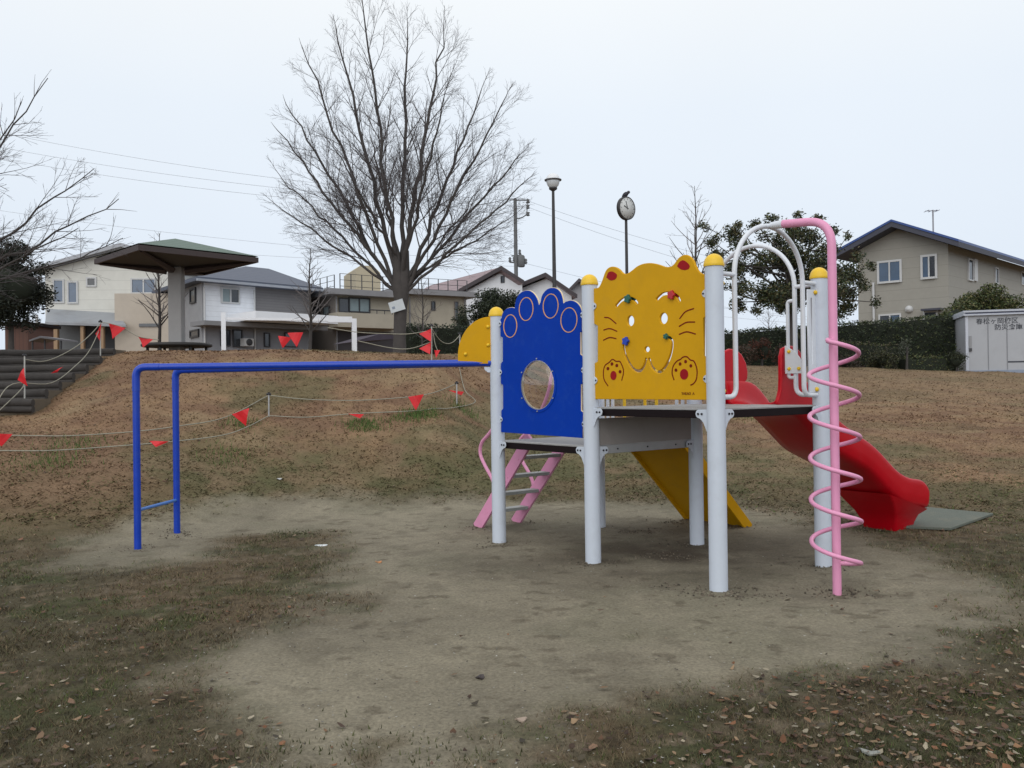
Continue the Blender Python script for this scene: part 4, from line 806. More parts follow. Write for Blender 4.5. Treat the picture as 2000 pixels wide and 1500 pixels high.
for (fr_, x_, y0_, n_o) in ((f1, 657, 578, .08), (f3_, 800, 580, .1), (f3_, 908, 580, .1)): m = MB(); a, z = fr_.sz(x_, y0_, n_o); m.tube([fr_.p(a, zb, n_o), fr_.p(a, z, n_o)], .04, 6); m.build('downpipe', RS, hC)
def railing(fr, par, x0, x1, y0, y1, n, npost, mat_=FRD):
    a0, a1, z0, z1 = fr.rect(x0, y0, x1, y1, n); m = MB()
    for i in range(npost): a = a0 + (a1 - a0) * i / (npost - 1); m.tube([fr.p(a, z0, n), fr.p(a, z1, n)], .025, 5)
    for z in np.linspace(z0 + .15, z1, 3): m.tube([fr.p(a0, z, n), fr.p(a1, z, n)], .012, 4)
    m.build('railing', mat_, par)
railing(f1, hC, 664, 768, 538, 568, .3, 6); railing(f3_, hC, 798, 912, 545, 572, .2, 7); railing(f2, hC, 612, 653, 542, 570, .2, 4)
# --- dark awning next to it
b = base_at(735, 35); fw = Fr(690, 34, 770, 35); aw = MB(); A = [fw.p(*fw.sz(688, 668)), fw.p(*fw.sz(742, 652)), fw.p(*fw.sz(772, 655)), fw.p(*fw.sz(772, 662)), fw.p(*fw.sz(742, 664))]
aw.prism(A, -fw.n * 2); o = aw.build('awning', mat('purple_grey_cloth', (.055, .045, .065), .8, .1, 3)); tag(o, 'dark purple grey awning sloping down beside the trunk of the large bare tree', 'awning')
# --- two white gabled houses with pinkish roofs ---------------------------------------------
PKR = matlines('faded_red_roof', (.27, .20, .215), (.20, .15, .16), .3, .04); OW = mat('off_white_wall', (.68, .70, .74), .85, .05, 2); TRM = mat('dark_brown_trim', (.05, .04, .045), .6)
def gable(name, label, pl, Dl, pr, Dr, el, ap, er, ridge, Drg, roofm, wallm, group='houses beyond the park', ov=.35, th=.18, trim=TRM, ov2=.45):
    fr = Fr(pl, Dl, pr, Dr); pm = fr.O + fr.e * fr.W / 2; t = thing('house', (pm[0], pm[1], tz(pm[0], pm[1])), label, 'house', group); zb = tz(pm[0], pm[1]) - .4
    A = fr.sz(*el); Bp = fr.sz(*ap); C = fr.sz(*er); R = at(ridge[0], ridge[1], Drg); tip = fr.p(Bp[0], Bp[1]); v = R - tip; v[2] = 0
    m = MB(); m.prism([fr.p(0, zb), fr.p(fr.W, zb), fr.p(fr.W, C[1] + (Bp[1] - C[1]) * max(0, (C[0] - fr.W)) / (C[0] - Bp[0])), fr.p(Bp[0], Bp[1]), fr.p(0, A[1] + (Bp[1] - A[1]) * (0 - A[0]) / (Bp[0] - A[0]))], v); m.build('wall', wallm, t)
    for (p, q) in ((A, Bp), (Bp, C)):
        m = MB(); m.prism([fr.p(p[0], p[1] + .02, ov), fr.p(q[0], q[1] + .02, ov), fr.p(q[0], q[1] + th, ov), fr.p(p[0], p[1] + th, ov)], v * (1 + ov / np.linalg.norm(v))); m.build('roof', roofm, t)
        m = MB(); m.prism([fr.p(p[0], p[1] - .02, ov + .004), fr.p(q[0], q[1] - .02, ov + .004), fr.p(q[0], q[1] + th + .04, ov + .004), fr.p(p[0], p[1] + th + .04, ov + .004)], fr.n * .08); m.build('barge_board', trim, t)
    return t, fr
hD, fD = gable('house', 'white gabled house with a faded pink roof, left of the thin utility pole', 912, 53, 1022, 51, (903, 573), (986, 528), (1030, 556), (850, 550), 60, PKR, OW)
window(fD, hD, 979, 540, 984, 551, GLASSD, FRD, 0, 0, .04)
hE, fE = gable('house', 'white house with a lower faded pink gable, right of the utility pole', 1022, 52, 1118, 50, (1012, 566), (1073, 541), (1134, 583), (1012, 552), 60, PKR, OW)
hG, fG = gable('house', 'grey roofed house glimpsed left of the middle white post, behind the blue panel', 1100, 60, 1190, 60, (1092, 590), (1130, 551), (1196, 590), (1150, 556), 70, mat('grey_tile_roof', (.16, .17, .20), .6, .1, 2), mat('grey_wall', (.3, .3, .32), .85))
# --- grey-beige house on the right -----------------------------------------------------------
SID = matlines('grey_beige_siding', (.285, .275, .245), (.225, .215, .19), .46, .018)
fF = Fr(1678, 39.5, 1855, 37.0); R = at(2000, 560, 44.5); cnr = fF.p(fF.W, 0); sv = np.array([R[0] - cnr[0], R[1] - cnr[1], 0]); sv = sv / np.linalg.norm(sv) * 13
pm = fF.O + fF.e * fF.W / 2; hF = thing('house', (pm[0], pm[1], tz(pm[0], pm[1])), 'grey beige two storey house with a dark gabled roof above the long hedge', 'house', 'houses beyond the park'); zb = tz(pm[0], pm[1]) - .4
Al = fF.sz(1640, 508); Ap = fF.sz(1752, 447); Ar = fF.sz(1882, 486); ti = fF.p(Ap[0], Ap[1])
zl = Al[1] + (Ap[1] - Al[1]) * (0 - Al[0]) / (Ap[0] - Al[0]); zr = Ar[1] + (Ap[1] - Ar[1]) * (Ar[0] - fF.W) / (Ar[0] - Ap[0])
m = MB(); m.prism([fF.p(0, zb), fF.p(fF.W, zb), fF.p(fF.W, zr), ti, fF.p(0, zl)], sv); m.build('wall', SID, hF)
DR = mat('dark_eaves', (.045, .048, .07), .6, .1, 2); BT = mat('blue_roof_edge', (.03, .07, .24), .35, .05, 5)
for (p, q) in ((Al, Ap), (Ap, Ar)):
    m = MB(); o_ = .75; m.prism([fF.p(p[0], p[1] + .0, o_), fF.p(q[0], q[1] + .0, o_), fF.p(q[0], q[1] + .22, o_), fF.p(p[0], p[1] + .22, o_)], sv * 1.1); rf = m.build('roof', DR, hF)
    m = MB(); m.prism([fF.p(p[0], p[1] + .224, o_ + .03), fF.p(q[0], q[1] + .224, o_ + .03), fF.p(q[0], q[1] + .32, o_ + .03), fF.p(p[0], p[1] + .32, o_ + .03)], sv * 1.1); m.build('roof_sheet', BT, hF)
window(fF, hF, 1717, 512, 1757, 549, GLASSB, FRW, 0, 1, .09, True, None); window(fF, hF, 1802, 501, 1826, 541, GLASSB, FRW, 0, 1, .09, True, GLASSD)
window(fF, hF, 1719, 616, 1757, 640, GLASSD, FRW, 0, 1, .07, False, GLASSB); window(fF, hF, 1806, 610, 1828, 625, GLASSD, FRW, 0, 0, .07)
m = MB(); fF.pbox(m, 1798, 602, 1836, 606, 0, .5); m.build('window_canopy', DR, hF)
m = MB(); a, z = fF.sz(1776, 604); m.lathe(fF.p(a, z, 0), [(.16, 0), (.16, .08), (.12, .16), (.03, .2)], 14, axis=fF.n); m.build('vent_cowl', FRW, hF)
m = MB(); a, z = fF.sz(1707, 552); m.tube([fF.p(a, zb, .1), fF.p(a, z, .1)], .055, 8); m.build('downpipe', FRW, hF)
fS = Fr(1855, 37.0, 2000, 44.5)
window(fS, hF, 1893, 508, 1901, 546, GLASSD, FRW, .03, 0, .06); window(fS, hF, 1945, 525, 1950, 552, GLASSD, FRW, .03, 0, .06); window(fS, hF, 1996, 534, 2010, 556, GLASSD, FRW, .03, 0, .05)
m = MB(); a0, a1, z0, z1 = fS.rect(1904, 506, 1910, 549, .1); fS.box(m, a0, a1, z0, z1, 0, .1); m.build('open_shutter', FRW, hF)
m = MB(); p = at(1823, 462, 41); q = at(1822, 412, 41); m.tube([p - Z * .4, q], .035, 6); m.tube([q + [-.35, 0, 0], q + [.25, 0, .02]], .02, 5)
for k in (-.3, -.1, .08, .2): m.tube([q + [k, -.25, 0], q + [k, .25, 0]], .015, 4)
m.tube([p, p + [.3, .2, -.3]], .02, 4); m.tube([p, p + [-.3, -.2, -.3]], .02, 4); m.build('antenna', mat('antenna_metal', (.3, .3, .32), .5), hF)
# --- white storage shed with lettering --------------------------------------------------------
fs = Fr(1886, 27.6, 2030, 27.0); sb = fs.sz(1890, 727.5)[1]; pm = fs.O + fs.e * fs.W / 2; sh = thing('storage_shed', (pm[0], pm[1], sb), 'white steel storage shed with dark lettering at the right edge, in front of the hedge', 'shed')
SHW = mat('white_steel_panel', (.36, .375, .405), .5, .04, 2, stain=((.27, .28, .30), 1.5, .5)); zt = fs.sz(1890, 617)[1]
m = MB(); fs.box(m, 0, fs.W + .6, sb + .06, zt, -1.9, 0); m.build('body', SHW, sh)
m = MB(); fs.box(m, -.06, fs.W + .7, zt, zt + .05, -2.0, .10); fs.box(m, -.06, fs.W + .7, zt + .05, zt + .10, -2.0, .07); fs.box(m, -.06, fs.W + .7, zt + .10, zt + .16, -2.0, .11); m.build('roof', mat('pale_shed_roof', (.42, .45, .52), .4), sh)
m = MB(); fs.box(m, 0, fs.W + .6, zt + .052, zt + .098, .071, .078); m.build('roof_stripe', mat('navy_stripe', (.04, .05, .10), .4), sh)
m = MB(); fs.box(m, -.02, fs.W + .6, sb - .15, sb + .06, -1.8, .03); m.build('base_rail', mat('blue_grey_rail', (.22, .26, .34), .5), sh)
for x in (1930, 1967): m = MB(); a = fs.sz(x, 670)[0]; fs.box(m, a - .012, a + .012, sb + .07, zt - .05, 0, .012); m.build('door_seam', mat('seam_grey', (.20, .21, .23), .6), sh)
m = MB(); a = fs.sz(1888, 670)[0]; fs.box(m, a - .03, a + .045, sb + .06, zt, .001, .025); m.build('corner_trim', mat('pale_trim', (.47, .50, .57), .4), sh)
m = MB(); fs.pbox(m, 1893, 656, 1898, 686, 0, .03); m.build('lock_plate', mat('lock_grey', (.24, .245, .26), .5), sh)
m = MB(); fs.pbox(m, 1893.5, 680, 1898.5, 686, .03, .06); m.build('handle', FRD, sh)
LET = mat('dark_lettering', (.035, .04, .055), .6)
def shtext(body, x, y, hpx, mt, bold=.004):
    a, z = fs.sz(x, y); sz_ = hpx / FPX * 27.5; n = fs.n; e_ = fs.e
    textmesh('lettering', body, sz_, fs.O, e_, .006 if np.cross(e_, Z) @ n > 0 else -.006, mt, sh, a, z, bold, .002)
shtext('春松ヶ岡校区', 1906, 632.5, 12.3, LET, .001); shtext('防災倉庫', 1942, 643.5, 12.3, LET, .002); shtext('●', 1905.5, 631.5, 9, mat('green_letter', (.05, .16, .14), .6)) if False else None
m = MB(); fs.pbox(m, 1968, 705, 2002, 708, .0, .004); m.build('small_print', LET, sh)
# --- mushroom shelter -------------------------------------------------------------------------
cx, cy = at(345, 600, 22.2)[:2]; gz = tz(cx, cy); shl = thing('shelter', (cx, cy, gz), 'mushroom shaped park shelter, green hipped roof with brown fascia on one thick grey column', 'shelter')
n_ = 20.0; cor = [at(270, 483.5, n_), at(505, 508.5, n_ * 1.109), at(399, 534, n_ * 1.224), at(184, 511.5, n_ * 1.104)]; H = np.mean([c[2] for c in cor]); cor = [np.array([c[0], c[1], H]) for c in cor]; ce = sum(cor) / 4; apx = ce.copy(); apx[2] = at(338, 476, 22.2)[2] + .05
FAS = mat('brown_fascia', (.046, .032, .032), .6, .1, 6); SOF = mat('grey_soffit', (.075, .072, .072), .85, .08, 3); GRF = matlines('green_tile_roof', (.10, .155, .125), (.06, .09, .075), .09, .02)
m = MB(); up = [ce + (c - ce) * 1.0 + Z * .10 for c in cor]; m.add(up + [apx + Z * .08], [(0, 1, 4), (1, 2, 4), (2, 3, 4), (3, 0, 4), (3, 2, 1, 0)]); m.build('roof', GRF, shl)
m = MB()
for i in range(4):
    p, q = cor[i], cor[(i + 1) % 4]; d = (q - p) / np.linalg.norm(q - p); inn = np.cross(Z, d); inn = inn if inn @ (ce - p) > 0 else -inn
    m.prism([p - Z * .06, q - Z * .06, q + inn * .06 - d * .06 - Z * .06, p + inn * .06 + d * .06 - Z * .06], (0, 0, .13))
m.build('fascia', FAS, shl)
m = MB(); bot = [ce + (c - ce) * .96 - Z * .0 for c in cor]; cap_ = [ce + (c - ce) * .16 - Z * .14 for c in cor]; m.add(bot + cap_, [(0, 1, 5, 4), (1, 2, 6, 5), (2, 3, 7, 6), (3, 0, 4, 7), (4, 5, 6, 7), (3, 2, 1, 0)]); m.build('soffit', SOF, shl)
for i in range(4):
    m = MB(); p = ce + (cor[i] - ce) * .93 - Z * .05; q = ce + (cor[i] - ce) * .12 - Z * .24; m.tube([p, q], [.04, .10], 6, smooth=False); m.build('rib', FAS, shl)
m = MB(); e_ = (cor[1] - cor[3]) / np.linalg.norm(cor[1] - cor[3]); hw = .165; m.box((cx, cy, (gz - .2 + H - .15) / 2), (hw * 2, hw * 2, H - .15 - gz + .2), 0.05); m.build('column', mat('concrete_column', (.31, .305, .305), .85, .06, 3, .3, 40), shl, .02)
m = MB(); pb = at(338, 668, 21.3); m.lathe((cx, cy, pb[2] - .06), [(.25, -.02), (.82, -.02), (.86, 0), (.86, .05), (.82, .07), (.25, .07)], 28); st_ = m.build('bench_ring', mat('dark_bench', (.03, .028, .028), .6), shl)
for k in range(6): t = k * math.pi / 3 + .3; m = MB(); m.tube([(cx + .7 * math.cos(t), cy + .7 * math.sin(t), gz - .05), (cx + .7 * math.cos(t), cy + .7 * math.sin(t), pb[2] - .07)], .04, 8); m.build('bench_leg', RUBB, shl)
# --- street lamp, clock, bird, utility pole ----------------------------------------------------
POLE = mat('dark_pole', (.030, .028, .030), .5, .1, 9)
p = at(1080, 350, 21); gz = tz(p[0], p[1]); sl = thing('street_lamp', (p[0], p[1], gz), 'park street lamp with a glass globe and flat dark cap on a thin dark pole', 'street lamp')
zt = at(1080, 368, 21)[2]; m = MB(); m.lathe((p[0], p[1], gz - .1), [(.06, 0), (.055, 1.0), (.036, zt - gz - .3), (.033, zt - gz + .05)], 12); m.build('pole', POLE, sl)
m = MB(); m.lathe((p[0], p[1], zt - .02), [(.03, -.05), (.10, .0), (.10, .04), (.05, .06)], 16); m.build('collar', POLE, sl)
m = MB(); m.lathe((p[0], p[1], zt + .02), [(.09, 0), (.135, .05), (.16, .12), (.165, .17), (.13, .19), (.02, .19)], 20); m.build('globe', mat('frosted_globe', (.62, .66, .70), .15, .02, 3), sl)
m = MB(); m.lathe((p[0], p[1], zt + .20), [(.10, -.015), (.205, -.01), (.21, .012), (.10, .02)], 24); m.build('cap', mat('lamp_cap_dark', (.10, .10, .11), .5), sl)
m = MB(); m.lathe((p[0], p[1], zt + .22), [(.165, 0), (.15, .06), (.10, .12), (.01, .15)], 20); m.build('dome', mat('lamp_white_dome', (.75, .77, .80), .4), sl)
p = at(1223, 407, 22); gz = tz(p[0], p[1]); ck = thing('park_clock', (p[0], p[1], gz), 'round white park clock turned sideways on a thin dark pole, above the cat panel', 'clock'); rC = .285
m = MB(); m.lathe((p[0], p[1] + .05, gz - .1), [(.055, 0), (.045, .8), (.035, p[2] - rC - gz + .12)], 12); m.build('pole', POLE, ck)
ax = np.array([.62, -.78, -.02]); ax /= np.linalg.norm(ax); m = MB(); m.lathe(p - ax * .05, [(.05, -.02), (rC * .95, -.02), (rC + .012, .0), (rC + .012, .09), (rC - .012, .10), (rC - .02, .085), (.02, .085)], 36, axis=ax); m.build('case', POLE, ck)
m = MB(); m.lathe(p + ax * .037, [(.01, 0), (rC - .02, 0), (rC - .02, .006), (.01, .006)], 36, axis=ax); m.build('dial', mat('clock_dial', (.58, .60, .60), .5), ck)
h1 = np.cross(Z, ax); h1 /= np.linalg.norm(h1); h2 = np.cross(ax, h1)
for (ang, ln, wd) in ((2.75, .13, .012), (1.9, .19, .009)): d = h1 * math.cos(ang) + h2 * math.sin(ang); m = MB(); m.tube([p + ax * .048 - d * .03, p + ax * .048 + d * ln], wd, 5); m.build('hand', FRD, ck)
m = MB()
for k in range(12): t = k * math.pi / 6; d = h1 * math.cos(t) + h2 * math.sin(t); m.tube([p + ax * .046 + d * .215, p + ax * .046 + d * .245], .007, 4)
m.build('hour_marks', FRD, ck)
q = at(1222, 385.5, 22) ; m = MB(); d = np.array([-.72, -.25, -.62]); d /= np.linalg.norm(d)
prof = [(.004, -.12), (.030, -.09), (.055, -.045), (.062, .0), (.055, .04), (.036, .065), (.042, .09), (.032, .115), (.006, .128)]; bq = q + [.0, 0, .075]
m.lathe(bq, prof[::-1] if False else prof, 12, axis=np.array([.72, -.2, .5])); m.prism([bq + np.array([-.05, 0, -.06]), bq + np.array([-.02, .01, -.07]), bq + np.array([-.11, .03, -.13]), bq + np.array([-.13, .02, -.115])], (0, .02, .004)); m.tube([bq + np.array([.05, -.02, .072]), bq + np.array([.10, -.035, .075])], [.010, .002], 6)
for k in (-.012, .012): m.tube([bq + np.array([k, 0, -.03]), bq + np.array([k, 0, -.085])], .004, 5)
o = m.build('bird', mat('dark_feathers', (.03, .03, .04), .7)); o.data.transform(Matrix.Translation(Vector([-c for c in bq]))); o.location = Vector(bq); tag(o, 'small dark bird perched on top of the park clock', 'bird')
p = at(1006, 388, 62); gz = tz(p[0], p[1]); up_ = thing('utility_pole', (p[0], p[1], gz), 'tall thin concrete utility pole with insulator brackets behind the pink roofed houses', 'utility pole')
CON = mat('pole_concrete', (.12, .125, .13), .8, .1, 3); m = MB(); m.lathe((p[0], p[1], gz), [(.17, 0), (.12, p[2] - gz)], 10); m.build('pole', CON, up_)
def P62(x, y): return at(x, y, 62)
m = MB(); m.tube([P62(1006, 391), P62(1030, 391)], .05, 5); m.tube([P62(1007, 428), P62(1020, 425), P62(1030, 418)], .045, 5); m.tube([P62(1030, 388), P62(1029, 420)], .035, 5)
for y in (393, 404, 418): m.lathe(P62(1031, y) - Z * .15, [(.06, 0), (.16, .05), (.08, .15), (.16, .25), (.06, .3)], 8)
m.build('side_arm', CON, up_); m = MB(); m.tube([P62(995, 512), P62(1029, 515)], .06, 5); m.tube([P62(999, 500), P62(1018, 498)], .05, 5); m.tube([P62(1014, 493), P62(1027, 508)], .04, 5)
for x, y in ((996, 509), (1004, 508), (1018, 512), (1027, 512), (1015, 494)): m.lathe(P62(x, y) - Z * .1, [(.05, 0), (.13, .08), (.06, .16), (.12, .24), (.04, .35)], 8)
m.lathe(P62(1018, 508) - Z * .5, [(.2, 0), (.26, .05), (.26, .75), (.18, .85)], 12); m.build('crossarm', CON, up_)
# overhead wires
WIRE = mat('wire_grey', (.50, .55, .62), .6, .02, 3); WGR = 'overhead power lines in the sky'
def wire(x0, y0, D0, x1, y1, D1, sag, r, label):
    a, b = at(x0, y0, D0), at(x1, y1, D1); t = np.linspace(0, 1, 24); P = a[None] * (1 - t)[:, None] + b[None] * t[:, None]; P[:, 2] -= sag * 4 * t * (1 - t)
    m = MB(); m.tube(P, r, 4); o = m.build('power_line', WIRE); c = Vector(P[12]); o.data.transform(Matrix.Translation(-c)); o.location = c; tag(o, label, 'power line', WGR)
wire(-60, 246, 70, 1008, 392, 62, .8, .014, 'topmost overhead wire crossing the left sky to the utility pole')
wire(-60, 276, 70, 1030, 404, 62, .8, .014, 'second overhead wire from the top crossing the left sky to the utility pole'); wire(-60, 298, 70, 1030, 418, 62, .8, .014, 'third overhead wire from the top crossing the left sky to the utility pole')
wire(-60, 402, 75, 1000, 512, 62, .5, .013, 'overhead wire passing low behind the large bare tree, upper of the lower pair'); wire(-60, 448, 75, 1004, 520, 62, .5, .013, 'overhead wire just above the shelter roof, lower of the lower pair')
wire(1030, 392, 62, 1700, 560, 75, .8, .013, 'topmost overhead wire descending right from the utility pole'); wire(1030, 404, 62, 1700, 590, 75, .8, .013, 'second overhead wire descending right from the utility pole'); wire(1029, 515, 62, 1700, 640, 70, .5, .012, 'lowest overhead wire descending right from the utility pole')
wire(1400, 600, 80, 1700, 628, 80, .1, .014, 'upper of two distant wires seen under the evergreen tree'); wire(1400, 617, 80, 1700, 640, 80, .1, .014, 'lower of two distant wires seen under the evergreen tree')
# --- small things at far left -----------------------------------------------------------------
fz = Fr(55, 31, 86, 31); b = base_at(70, 31); m = MB(); a0, a1, z0, z1 = fz.rect(56, 631, 83, 700); fz.box(m, a0, a1, b[2] - .3, z1, -.3, 0); o = m.build('garden_wall', mat('pale_block_wall', (.33, .33, .33), .85, .05, 2)); tag(o, 'pale block garden wall between the dark evergreen and the cream house', 'wall')
fz = Fr(8, 27, 56, 27); b = base_at(30, 27); wf = thing('wooden_hut', b, 'reddish brown wooden hut under the dark evergreen at the left edge', 'hut'); m = MB(); a0, a1, z0, z1 = fz.rect(10, 636, 55, 700); fz.box(m, a0, a1, b[2] - .3, z1, -1.5, 0); m.build('wall', matlines('red_brown_planks', (.10, .042, .028), (.05, .02, .015), .12, .012, 'X'), wf)
m = MB(); fz.box(m, a0 - .15, a1 + .15, z1, z1 + .1, -1.7, .2); m.build('roof', DKBR, wf)
b = base_at(88, 26); rk = thing('roofed_rack', b, 'low grey roofed rack beside the log steps, in front of the cream house', 'rack'); fz = Fr(58, 26, 118, 26); m = MB(); A = [fz.p(*fz.sz(57, 664)), fz.p(*fz.sz(78, 656)), fz.p(*fz.sz(119, 662)), fz.p(*fz.sz(119, 665)), fz.p(*fz.sz(78, 660)), fz.p(*fz.sz(57, 667))]; m.prism(A, -fz.n * 1.0); m.build('roof', mat('thin_grey_roof', (.18, .18, .20), .5), rk)
for x in (60, 84, 116): m = MB(); a = fz.sz(x, 665)[0]; m.tube([fz.p(a, b[2] - .2, -.1), fz.p(a, fz.sz(x, 663)[1], -.1)], .025, 6); m.build('post', FRD, rk)
# --- log steps ----------------------------------------------------------------------------------
LOG = mat('dark_weathered_log', (.042, .038, .036), .9, .25, 8, .5, 40, stain=((.07, .06, .05), 6, .5)); TRD = mat('step_soil', (.13, .105, .075), .95, .15, 6, .4, 60)
b = ground_hit(60, 760); ls = thing('log_steps', (b[0], b[1], b[2]), 'dark log edged earth steps climbing the left side of the mound', 'steps')
for k in range(7):
    yy = 689 + 15.2 * k + .15 * k * k; D = 15.4 - .52 * k; xr = max(18, 190 - 26.5 * k) + 34; L_0, R_0 = at(-330, yy + 4, D), at(xr, yy + 1.5, D); zc_ = at(90, yy, D)[2]; L_0[2] = R_0[2] = zc_
    m = MB(); nseg = 14; t = np.linspace(0, 1, nseg); P = L_0[None] * (1 - t)[:, None] + R_0[None] * t[:, None]; P[:, 2] += rng.normal(0, .006, nseg); P[:, 1] += rng.normal(0, .01, nseg); m.tube(P, .062 + rng.normal(0, .003, nseg), 10)
    P2_ = P.copy(); P2_[:, 2] -= .09; m.tube(P2_, .055 + rng.normal(0, .003, nseg), 10); m.build('log', LOG, ls)
    m = MB(); m.box8([(L_0[0], D + .02, zc_ - .28), (R_0[0] - .05, D + .02, zc_ - .28), (R_0[0] - .05, D + .56, zc_ - .28), (L_0[0], D + .56, zc_ - .28), (L_0[0], D + .02, zc_ + .045), (R_0[0] - .05, D + .02, zc_ + .045), (R_0[0] - .05, D + .56, zc_ + .05), (L_0[0], D + .56, zc_ + .05)]); m.build('tread', TRD, ls)
# ============================================================ TREES AND HEDGES
BARK = mat('dark_bark', (.060, .054, .052), .9, .2, 5, .6, 25); TWIG = mat('grey_twig', (.095, .085, .088), .9, .1, 5); TWIG2 = mat('pale_twig', (.16, .145, .145), .9, .1, 5)
def rot_to(d, ang, az):
    a = np.array([0, 0, 1.]) if abs(d[2]) < .9 else np.array([1., 0, 0]); u = np.cross(d, a); u /= np.linalg.norm(u); v = np.cross(d, u)
    r = d * math.cos(ang) + (u * math.cos(az) + v * math.sin(az)) * math.sin(ang); return r / np.linalg.norm(r)
class Tree:
    def __init__(s, seed, inside, maxlev=5, trop=.05, rmin=.004, den=1.0, ratio=.55, jit=.11, ang=(.32, .75)):
        s.r = random.Random(seed); s.inside = inside; s.big = MB(); s.sm = MB(); s.maxlev = maxlev; s.trop = trop; s.rmin = rmin; s.den = den; s.ratio = ratio; s.jit = jit; s.ang = ang
    def grow(s, p, d, L, r, lev, r_end=None):
        R = s.r; n = max(3, int(L / (.22 if lev < 3 else .16))); n = min(n, 22); st = L / n; P = [p]; D = [d]
        for i in range(n):
            j = s.jit * (1 if lev else .5); d = d + np.array([R.gauss(0, j), R.gauss(0, j), R.gauss(0, j * .7) + s.trop]); d /= np.linalg.norm(d); p = p + d * st
            if lev > 0 and i > 1 and s.inside(p) < 0: break
            P.append(p); D.append(d)
        n = len(P) - 1
        if n < 1: return
        re = r_end if r_end else max(s.rmin * .6, r * .28); rad = np.linspace(r, re, len(P))
        (s.big if r > .022 else s.sm).tube(np.array(P), rad, 8 if r > .05 else (5 if r > .015 else 3), cap=False)
        if lev >= s.maxlev: return
        k = max(2, int(round(L * [2.6, 3.0, 4.2, 6.0, 8, 8][min(lev, 5)] * s.den))); az = R.uniform(0, 6.28)
        for i in range(k):
            t = .18 + .8 * (i + R.random() * .8) / k; 
            if lev == 0: t = .35 + .63 * (i + R.random() * .6) / k
            q = min(n - 1, int(t * n)); f = t * n - q; q = min(q, n - 1); pp = P[q] * (1 - min(f, 1)) + P[q + 1] * min(f, 1); az += 2.4 + R.uniform(-.4, .4)
            cd = rot_to(D[q], R.uniform(*s.ang), az); rr_ = rad[q] * R.uniform(.4, .62); cl = L * s.ratio * R.uniform(.6, 1.1) * (1.15 - .6 * t)
            if cl < .10 or s.inside(pp) < 0: continue
            s.grow(pp, cd, cl, max(s.rmin, rr_), lev + 1)
